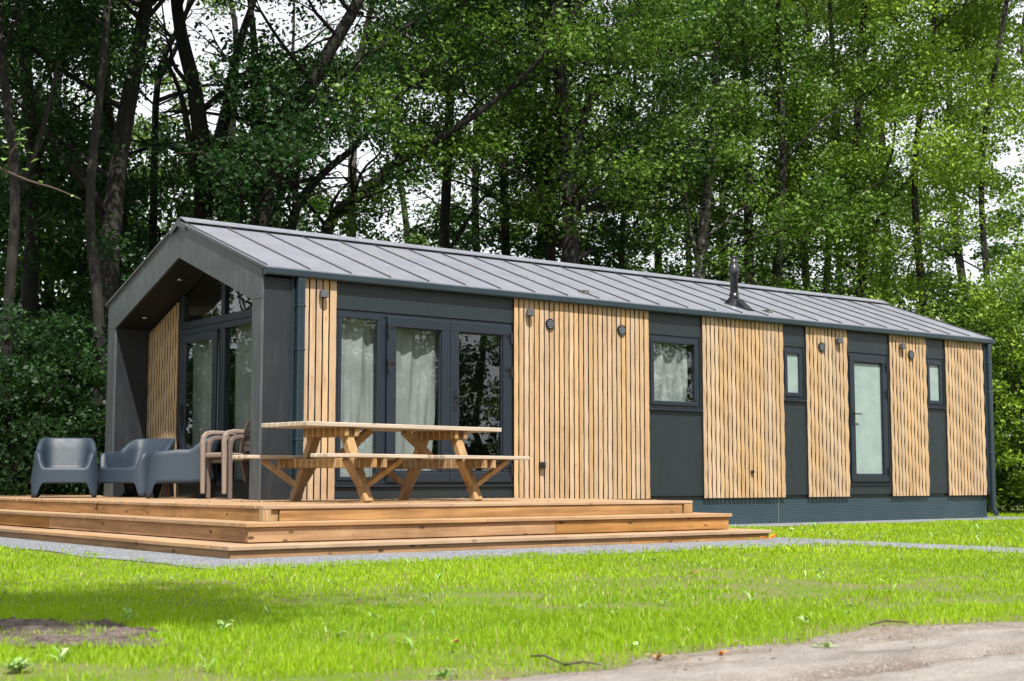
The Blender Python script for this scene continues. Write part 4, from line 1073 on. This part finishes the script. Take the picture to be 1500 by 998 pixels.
make_tree('dark leaning tree at the left edge of the wood', 23.5, [(118, 730), (150, 500), (172, 250), (205, 60), (215, 0)], .20, 'dark', [(1.5, [(160, 330), (100, 200), (60, 60)], .09)], 1, 20000, 2.2, 12)
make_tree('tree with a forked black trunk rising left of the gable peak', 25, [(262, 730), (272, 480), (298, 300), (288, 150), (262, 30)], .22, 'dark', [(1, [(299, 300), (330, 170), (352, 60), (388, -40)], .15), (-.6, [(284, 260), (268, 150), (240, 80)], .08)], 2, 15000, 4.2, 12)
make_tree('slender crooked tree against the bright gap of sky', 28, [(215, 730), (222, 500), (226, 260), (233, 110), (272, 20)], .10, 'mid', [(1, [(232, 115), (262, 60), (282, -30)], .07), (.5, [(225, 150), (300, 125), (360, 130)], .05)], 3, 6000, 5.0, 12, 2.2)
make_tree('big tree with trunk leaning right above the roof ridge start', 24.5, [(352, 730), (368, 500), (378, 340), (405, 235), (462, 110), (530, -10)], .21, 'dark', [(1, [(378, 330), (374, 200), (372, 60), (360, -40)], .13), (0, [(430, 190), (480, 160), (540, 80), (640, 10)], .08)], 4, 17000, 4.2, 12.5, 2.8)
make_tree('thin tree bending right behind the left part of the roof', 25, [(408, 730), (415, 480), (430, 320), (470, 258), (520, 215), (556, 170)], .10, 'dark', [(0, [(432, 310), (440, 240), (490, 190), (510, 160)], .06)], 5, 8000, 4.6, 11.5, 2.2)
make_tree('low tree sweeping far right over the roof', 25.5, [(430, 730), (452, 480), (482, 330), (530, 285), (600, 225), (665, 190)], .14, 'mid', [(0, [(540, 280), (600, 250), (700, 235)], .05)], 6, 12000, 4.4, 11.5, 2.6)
make_tree('pale barked birch behind the leaning trees', 31, [(512, 730), (514, 500), (516, 250), (522, 120), (546, 0)], .13, 'mid', [], 7, 13000, 6.5, 13, 2.6, birch=True)
make_tree('leafy tree with hidden trunk above the middle of the roof', 28.5, [(640, 730), (645, 500), (655, 250), (668, 0)], .14, 'dark', [(1, [(650, 380), (700, 300), (740, 260)], .05)], 8, 24000, 3.6, 13, 3.0)
make_tree('leafy tree just left of the two upright trunks', 30, [(742, 730), (745, 500), (738, 250), (742, 0)], .13, 'mid', [], 9, 24000, 3.8, 13, 2.8)
make_tree('slimmer left one of two upright trunks above the roof', 28, [(806, 730), (806, 500), (806, 350), (804, 200), (796, 0)], .14, 'mid', [], 10, 10000, 6.0, 13, 2.4)
make_tree('thick upright trunk behind the middle of the roof', 26.5, [(836, 730), (836, 500), (836, 380), (834, 250), (822, 140), (815, 0)], .21, 'mid', [(1, [(838, 230), (868, 140), (905, 108), (950, 60)], .11), (1, [(836, 300), (800, 200), (770, 150)], .06)], 11, 19000, 5.2, 13, 3.0)
make_tree('thin tree right of the thick upright trunk', 28.5, [(905, 730), (906, 500), (913, 330), (918, 220), (935, 60)], .075, 'dark', [(0, [(905, 370), (950, 300), (985, 270)], .04)], 12, 15000, 5.0, 13, 2.6)
make_tree('light barked birch just left of the flue', 30, [(1018, 730), (1022, 500), (1030, 340), (1046, 200), (1050, 60)], .15, 'mid', [(0, [(1026, 400), (1010, 330), (1000, 250)], .06)], 13, 21000, 4.4, 13, 2.8, birch=True)
make_tree('dense green tree above the flue', 31, [(1098, 730), (1098, 500), (1095, 250), (1090, 0)], .13, 'mid', [], 14, 26000, 3.8, 13.5, 2.8)
make_tree('tall straight tree right of the flue', 30, [(1135, 730), (1135, 500), (1141, 350), (1147, 220), (1140, 0)], .12, 'mid', [], 15, 24000, 4.0, 13.5, 2.8)
make_tree('fresh green tree with an open crown and spreading limbs', 32, [(1250, 730), (1255, 500), (1264, 400), (1262, 300), (1255, 240), (1262, 60)], .15, 'bright', [(0, [(1268, 350), (1310, 290), (1345, 245)], .09), (1, [(1262, 330), (1232, 240), (1228, 160)], .07), (0, [(1272, 300), (1305, 230), (1312, 160)], .06)], 16, 19000, 4.8, 14, 3.0)
make_tree('slim tree in the gap left of the open crowned tree', 33, [(1206, 730), (1208, 500), (1215, 330), (1222, 150), (1215, 0)], .10, 'bright', [], 17, 17000, 4.4, 14, 2.6, birch=True)
make_tree('bright green tree above the far end of the roof', 31, [(1352, 730), (1355, 500), (1340, 250), (1372, 0)], .10, 'bright', [], 18, 30000, 3.0, 14, 3.2)
make_tree('bright yellow green tree filling the upper right corner', 29, [(1450, 730), (1452, 500), (1438, 250), (1475, 0)], .08, 'bright', [], 19, 28000, 2.4, 13.5, 3.0)
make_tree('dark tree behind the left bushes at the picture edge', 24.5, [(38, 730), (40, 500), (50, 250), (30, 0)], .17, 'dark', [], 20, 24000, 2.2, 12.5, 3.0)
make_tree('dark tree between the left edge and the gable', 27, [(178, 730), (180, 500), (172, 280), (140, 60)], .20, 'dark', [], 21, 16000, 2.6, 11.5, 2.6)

make_tree('shady tree with a high crown over the lone armchair, added to shade the wood behind', 21.5, [(140, 730), (146, 500), (132, 300), (150, 100), (160, -60)], .09, 'dark', [], 31, 17000, 8.3, 13.5, 3.2, cdir=(-.3, -1.2))  # crown sits above the frame, added to shade the wood behind it
make_tree('shady tree with a high crown at the left picture edge, added to shade the wood behind', 21, [(14, 730), (10, 500), (22, 280), (0, 60), (-10, -60)], .09, 'dark', [(0, [(18, 300), (60, 200), (85, 90)], .06)], 32, 17000, 7.8, 13.5, 3.2, cdir=(-.3, -1.2))  # second added tree, its high crown keeps the left wood dark
_t = [o for o in bpy.data.objects if o.get('label', '').startswith('shady tree with a high crown over the lone')][0]
for (x_, y_, r_) in ((-4.6, 2.6, 1.0), (-7.2, 3.6, 3.0)):  # unseen copies added off frame so their crowns darken the left bushes
    _c = copy_tree(_t); _c.location = (x_, y_, GZ); _c.rotation_euler[2] = r_; _c['label'] = 'unseen tree with a high crown, added left of the deck for its shade'; _c['group'] = 'unseen trees added for shade left of the deck'
# second, farther row: three built, the rest are copies of them
far = []
G2 = 'farther trees seen between the front trunks'
for k, (u, dpt, kd) in enumerate(((340, 38, 'mid'), (700, 40, 'mid'), (1180, 42, 'bright'))):
    far.append(make_tree('farther leafy tree glimpsed between the nearer trunks', dpt, [(u, 730), (u+5, 500), (u-4, 300), (u+6, 60)], .15, kd, [], 40+k, 15000, 1.0, 15, 3.4, size=.13, group=G2))
for k, (u, dpt) in enumerate(((-40, 34), (60, 37), (150, 42), (580, 41), (840, 39), (960, 42), (1070, 40), (1300, 43), (1420, 41), (1540, 40), (405, 43), (780, 46), (1000, 48), (1240, 49))):
    t = copy_tree(far[k % 3]); p = at(u, 600, dpt); t.location = (p[0], p[1], GZ); t.rotation_euler[2] = k*1.3; s = .9+.2*((k*37) % 10)/10; t.scale = (s, s, s*(.95 if k % 2 else 1.0))

# understory bushes
def make_bush(label, u, depth, w, h, kind, seed, leaves=9000, group='bushes at the foot of the wood', size=.085):
    R = random.Random(seed); b_ = at(u, 700, depth); b_[2] = GZ
    e = empty('bush', tuple(b_), 0, label, 'bush', group); mb = MB()
    C = []; rr = []
    for k in range(9):
        a = R.uniform(0, 6.28); ln = R.uniform(.5, 1)*h
        q = [np.array([0., 0, 0]), np.array([math.cos(a)*w*.15, math.sin(a)*w*.15, ln*.4]), np.array([math.cos(a)*w*.35, math.sin(a)*w*.35, ln*.9])]
        mb.tube(q, [.025, .018, .008], 6)
    mb.build('stem', M_BARK, e)
    n = leaves//80
    for k in range(n):
        a = R.uniform(0, 6.28); q = math.sqrt(R.random())*w/2; z = R.uniform(.1, h)*(1-.25*(q/(w/2))**2)
        C.append((math.cos(a)*q, math.sin(a)*q, z)); rr.append(R.uniform(.22, .5))
    leaves_mesh('foliage', C, rr, 80, size, M_LF[kind], seed, e); return e
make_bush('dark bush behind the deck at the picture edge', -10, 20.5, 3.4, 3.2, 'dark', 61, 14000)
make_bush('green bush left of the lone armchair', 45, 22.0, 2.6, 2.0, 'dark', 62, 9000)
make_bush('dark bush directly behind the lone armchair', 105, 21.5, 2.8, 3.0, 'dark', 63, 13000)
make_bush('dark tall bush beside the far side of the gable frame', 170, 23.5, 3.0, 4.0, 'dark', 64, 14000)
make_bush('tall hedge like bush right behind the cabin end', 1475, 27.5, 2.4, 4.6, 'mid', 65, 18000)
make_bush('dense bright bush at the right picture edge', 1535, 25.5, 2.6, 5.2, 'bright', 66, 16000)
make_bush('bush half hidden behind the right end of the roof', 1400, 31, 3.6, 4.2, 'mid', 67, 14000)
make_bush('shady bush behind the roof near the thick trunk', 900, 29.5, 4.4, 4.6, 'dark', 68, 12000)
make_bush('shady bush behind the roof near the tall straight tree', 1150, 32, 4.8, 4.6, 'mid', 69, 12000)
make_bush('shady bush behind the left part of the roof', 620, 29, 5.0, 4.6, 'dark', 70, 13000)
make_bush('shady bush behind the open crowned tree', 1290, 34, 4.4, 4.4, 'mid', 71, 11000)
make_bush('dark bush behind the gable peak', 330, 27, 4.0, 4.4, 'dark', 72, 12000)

src = {k: o for k, o in (('a', bpy.data.objects['bush.002']), ('b', bpy.data.objects['bush.007']), ('c', bpy.data.objects['bush.006']))}
G4 = 'undergrowth bushes deep in the wood'
for k, (u, dpt) in enumerate(((-40, 29), (20, 31), (85, 29), (150, 32), (215, 30), (280, 33), (350, 31), (430, 34), (520, 33), (600, 35), (690, 33), (780, 35), (870, 36), (960, 34), (1050, 37), (1130, 36), (1220, 38), (1310, 37), (1390, 36), (1470, 35))):
    t = copy_tree(src['abc'[k % 3]]); p = at(u, 700, dpt); t.location = (p[0], p[1], GZ); t.rotation_euler[2] = k*1.7; w_ = 1.5+.25*((k*13) % 5)/5; t.scale = (w_, w_, (1.75 if k < 6 else 1.35)+.3*((k*7) % 4)/4)
    t['label'] = 'dark undergrowth bush deep in the wood behind the cabin'; t['group'] = G4
# trees outside the frame: they shade the left of the scene and stand in the window reflections
G3 = 'trees around the photographer'
def off_tree(x, y, src, s=1.0, rz=0, lab=None):
    t = copy_tree(src); t.location = (x, y, GZ); t.rotation_euler[2] = rz; t.scale = (s, s, s); t['group'] = G3; t['label'] = lab or 'leafy tree standing across the dirt road'
    return t
off_tree(-10.5, -19.5, far[0], .8, 1.0)
for k, (x, y) in enumerate(((-22, -24), (-14, -33), (-4, -30), (4, -31), (12, -33), (20, -27), (27, -33), (36, -26), (-30, -14), (-26, -4), (-31, 6))):
    off_tree(x, y, far[k % 3], 1.0+.1*(k % 3), k*.9)
for k, (x, y) in enumerate(((6, -22), (10, -24), (14, -22.5), (18, -25), (22, -22), (27, -24), (32, -21), (38, -20), (2, -24), (-8, 16), (-12, 22), (-6, 24), (-16, 14))):
    t = copy_tree(src['abc'[k % 3]]); t.location = (x, y, GZ); t.rotation_euler[2] = k*2.1; t.scale = (1.8, 1.8, 2.0); t['label'] = 'leafy bush across the dirt road'; t['group'] = 'bushes around the photographer'
off_tree(-8.5, 5.5, far[1], .95, 2.0, 'leafy tree standing left of the deck'); off_tree(-4.2, 9.8, far[0], .95, 4.0, 'leafy tree standing left of the deck')

# tree whose limb hangs over the photographer and shades the left of the lawn
ot = empty('tree', (-12.0, -17.0, GZ), 0, 'tree whose long limb shades the left part of the lawn', 'tree', G3); B = np.array([-12.0, -17.0, GZ])
mb = MB(); mb.tube(interp_path([np.array([0, 0, 0.]), np.array([.2, .1, 3.]), np.array([.1, .4, 7.]), np.array([.5, .3, 12.])], 14), [.25-.015*i for i in range(14)], 10)
lp = interp_path([np.array([.1, .3, 6.]), np.array([2.2, 1.8, 8.]), np.array([4.5, 3.6, 9.]), np.array([6.4, 5.2, 9.4])], 14); mb.tube(lp, [.11-.007*i for i in range(14)], 8); mb.build('trunk', M_BARK, ot, smooth=True)
rq = random.Random(8); C = []; rr = []
for k in range(64): C.append((5.05+rq.gauss(0, .6), 4.4+rq.gauss(0, .5), 9.3+rq.gauss(0, .35))); rr.append(rq.uniform(.4, .75))
for k in range(60): C.append((rq.gauss(0, 1.6), rq.gauss(0, 1.6), rq.uniform(6.5, 12.5))); rr.append(rq.uniform(.5, .9))
leaves_mesh('crown', C, rr, 130, .11, M_LF['mid'], 99, ot)
# near branch reaching into the picture from the left
br = empty('tree_branch', tuple(at(-60, 225, 7.5)), 0, 'thin twig with a few pale leaves reaching in at the left edge', 'branch'); B = np.array(br.location)
mb = MB(); pts = [at(-130, 180, 7.5)-B, at(-30, 232, 7.5)-B, at(35, 262, 7.5)-B, at(80, 276, 7.5)-B, at(118, 292, 7.5)-B]
mb.tube(interp_path(pts, 14), [.009-.0005*i for i in range(14)], 6); mb.tube([at(10, 250, 7.5)-B, at(15, 225, 7.4)-B, at(30, 205, 7.4)-B], [.004, .003, .002], 5); mb.build('twig', M_TWIG, br)
mb = MB()
for (u, v, s) in ((5, 215, .06), (20, 205, .07), (35, 215, .06), (45, 238, .045), (40, 250, .06), (5, 235, .06), (62, 268, .045), (30, 190, .05), (-10, 200, .07), (105, 288, .03), (50, 225, .035), (-5, 180, .05)):
    p = at(u, v, 7.45)-B; a = wr.uniform(0, 6.28); leaf_blade(mb, tuple(p), (math.cos(a), math.sin(a), wr.uniform(-.3, .3)), s, s*.55, .2, wr.uniform(.4, 1))
mb.build('leaves', M_WEED, br)

# ================================================================== CAMERA, LIGHT, WORLD
cam = bpy.data.cameras.new('camera'); co = bpy.data.objects.new('camera', cam); COL.objects.link(co)
cam.sensor_width = 36; cam.lens = FPX/1500*36; cam.clip_end = 600; cam.clip_start = .05
co.location = CAM; co.rotation_euler = (math.pi/2+PITCH, 0, YAW)
cam.dof.use_dof = True; cam.dof.focus_distance = 17.0; cam.dof.aperture_fstop = 5.6
SC.camera = co

AZ = rad(20); EL = rad(56)                      # sun stands to the -y side, turned towards -x
S = Vector((-math.sin(AZ)*math.cos(EL), -math.cos(AZ)*math.cos(EL), math.sin(EL)))
sl_ = bpy.data.lights.new('sun', 'SUN'); sl_.energy = 5.0; sl_.angle = rad(.6); sl_.color = (1, .955, .88)
so = bpy.data.objects.new('sun', sl_); COL.objects.link(so); so.rotation_euler = S.to_track_quat('Z', 'Y').to_euler()
wd = bpy.data.worlds.new('World'); SC.world = wd; wd.use_nodes = True; nt = wd.node_tree; nt.nodes.clear()
out = node(nt, 'ShaderNodeOutputWorld'); bg = node(nt, 'ShaderNodeBackground'); sky = node(nt, 'ShaderNodeTexSky')
sky.sky_type = 'NISHITA'; sky.sun_disc = False; sky.sun_elevation = EL; sky.sun_rotation = math.atan2(S.x, S.y); sky.air_density = 1.0; sky.dust_density = 2.0
tc = node(nt, 'ShaderNodeTexCoord'); mp = node(nt, 'ShaderNodeMapping'); mp.inputs['Scale'].default_value = (1, 1, 2.2); lk(nt, tc.outputs['Generated'], mp.inputs[0])
cf = ramp(nt, noise(nt, mp.outputs[0], 2.2, 6, .55), [(0.30, (.78,)*3), (0.55, (1, 1, 1))])
cl = mixc(nt, cf, sky.outputs[0], (15.5, 16.0, 16.8)); lk(nt, cl, bg.inputs[0]); bg.inputs[1].default_value = .050; lk(nt, bg.outputs[0], out.inputs[0])
SC.view_settings.view_transform = 'Standard'; SC.view_settings.look = 'None'; SC.view_settings.exposure = 0.72; SC.view_settings.gamma = 1
SC.render.engine = 'CYCLES'; cy = SC.cycles; cy.use_denoising = True; cy.max_bounces = 7; cy.diffuse_bounces = 3; cy.glossy_bounces = 3; cy.transmission_bounces = 3; cy.transparent_max_bounces = 8
cy.caustics_reflective = False; cy.caustics_refractive = False; cy.sample_clamp_indirect = 6
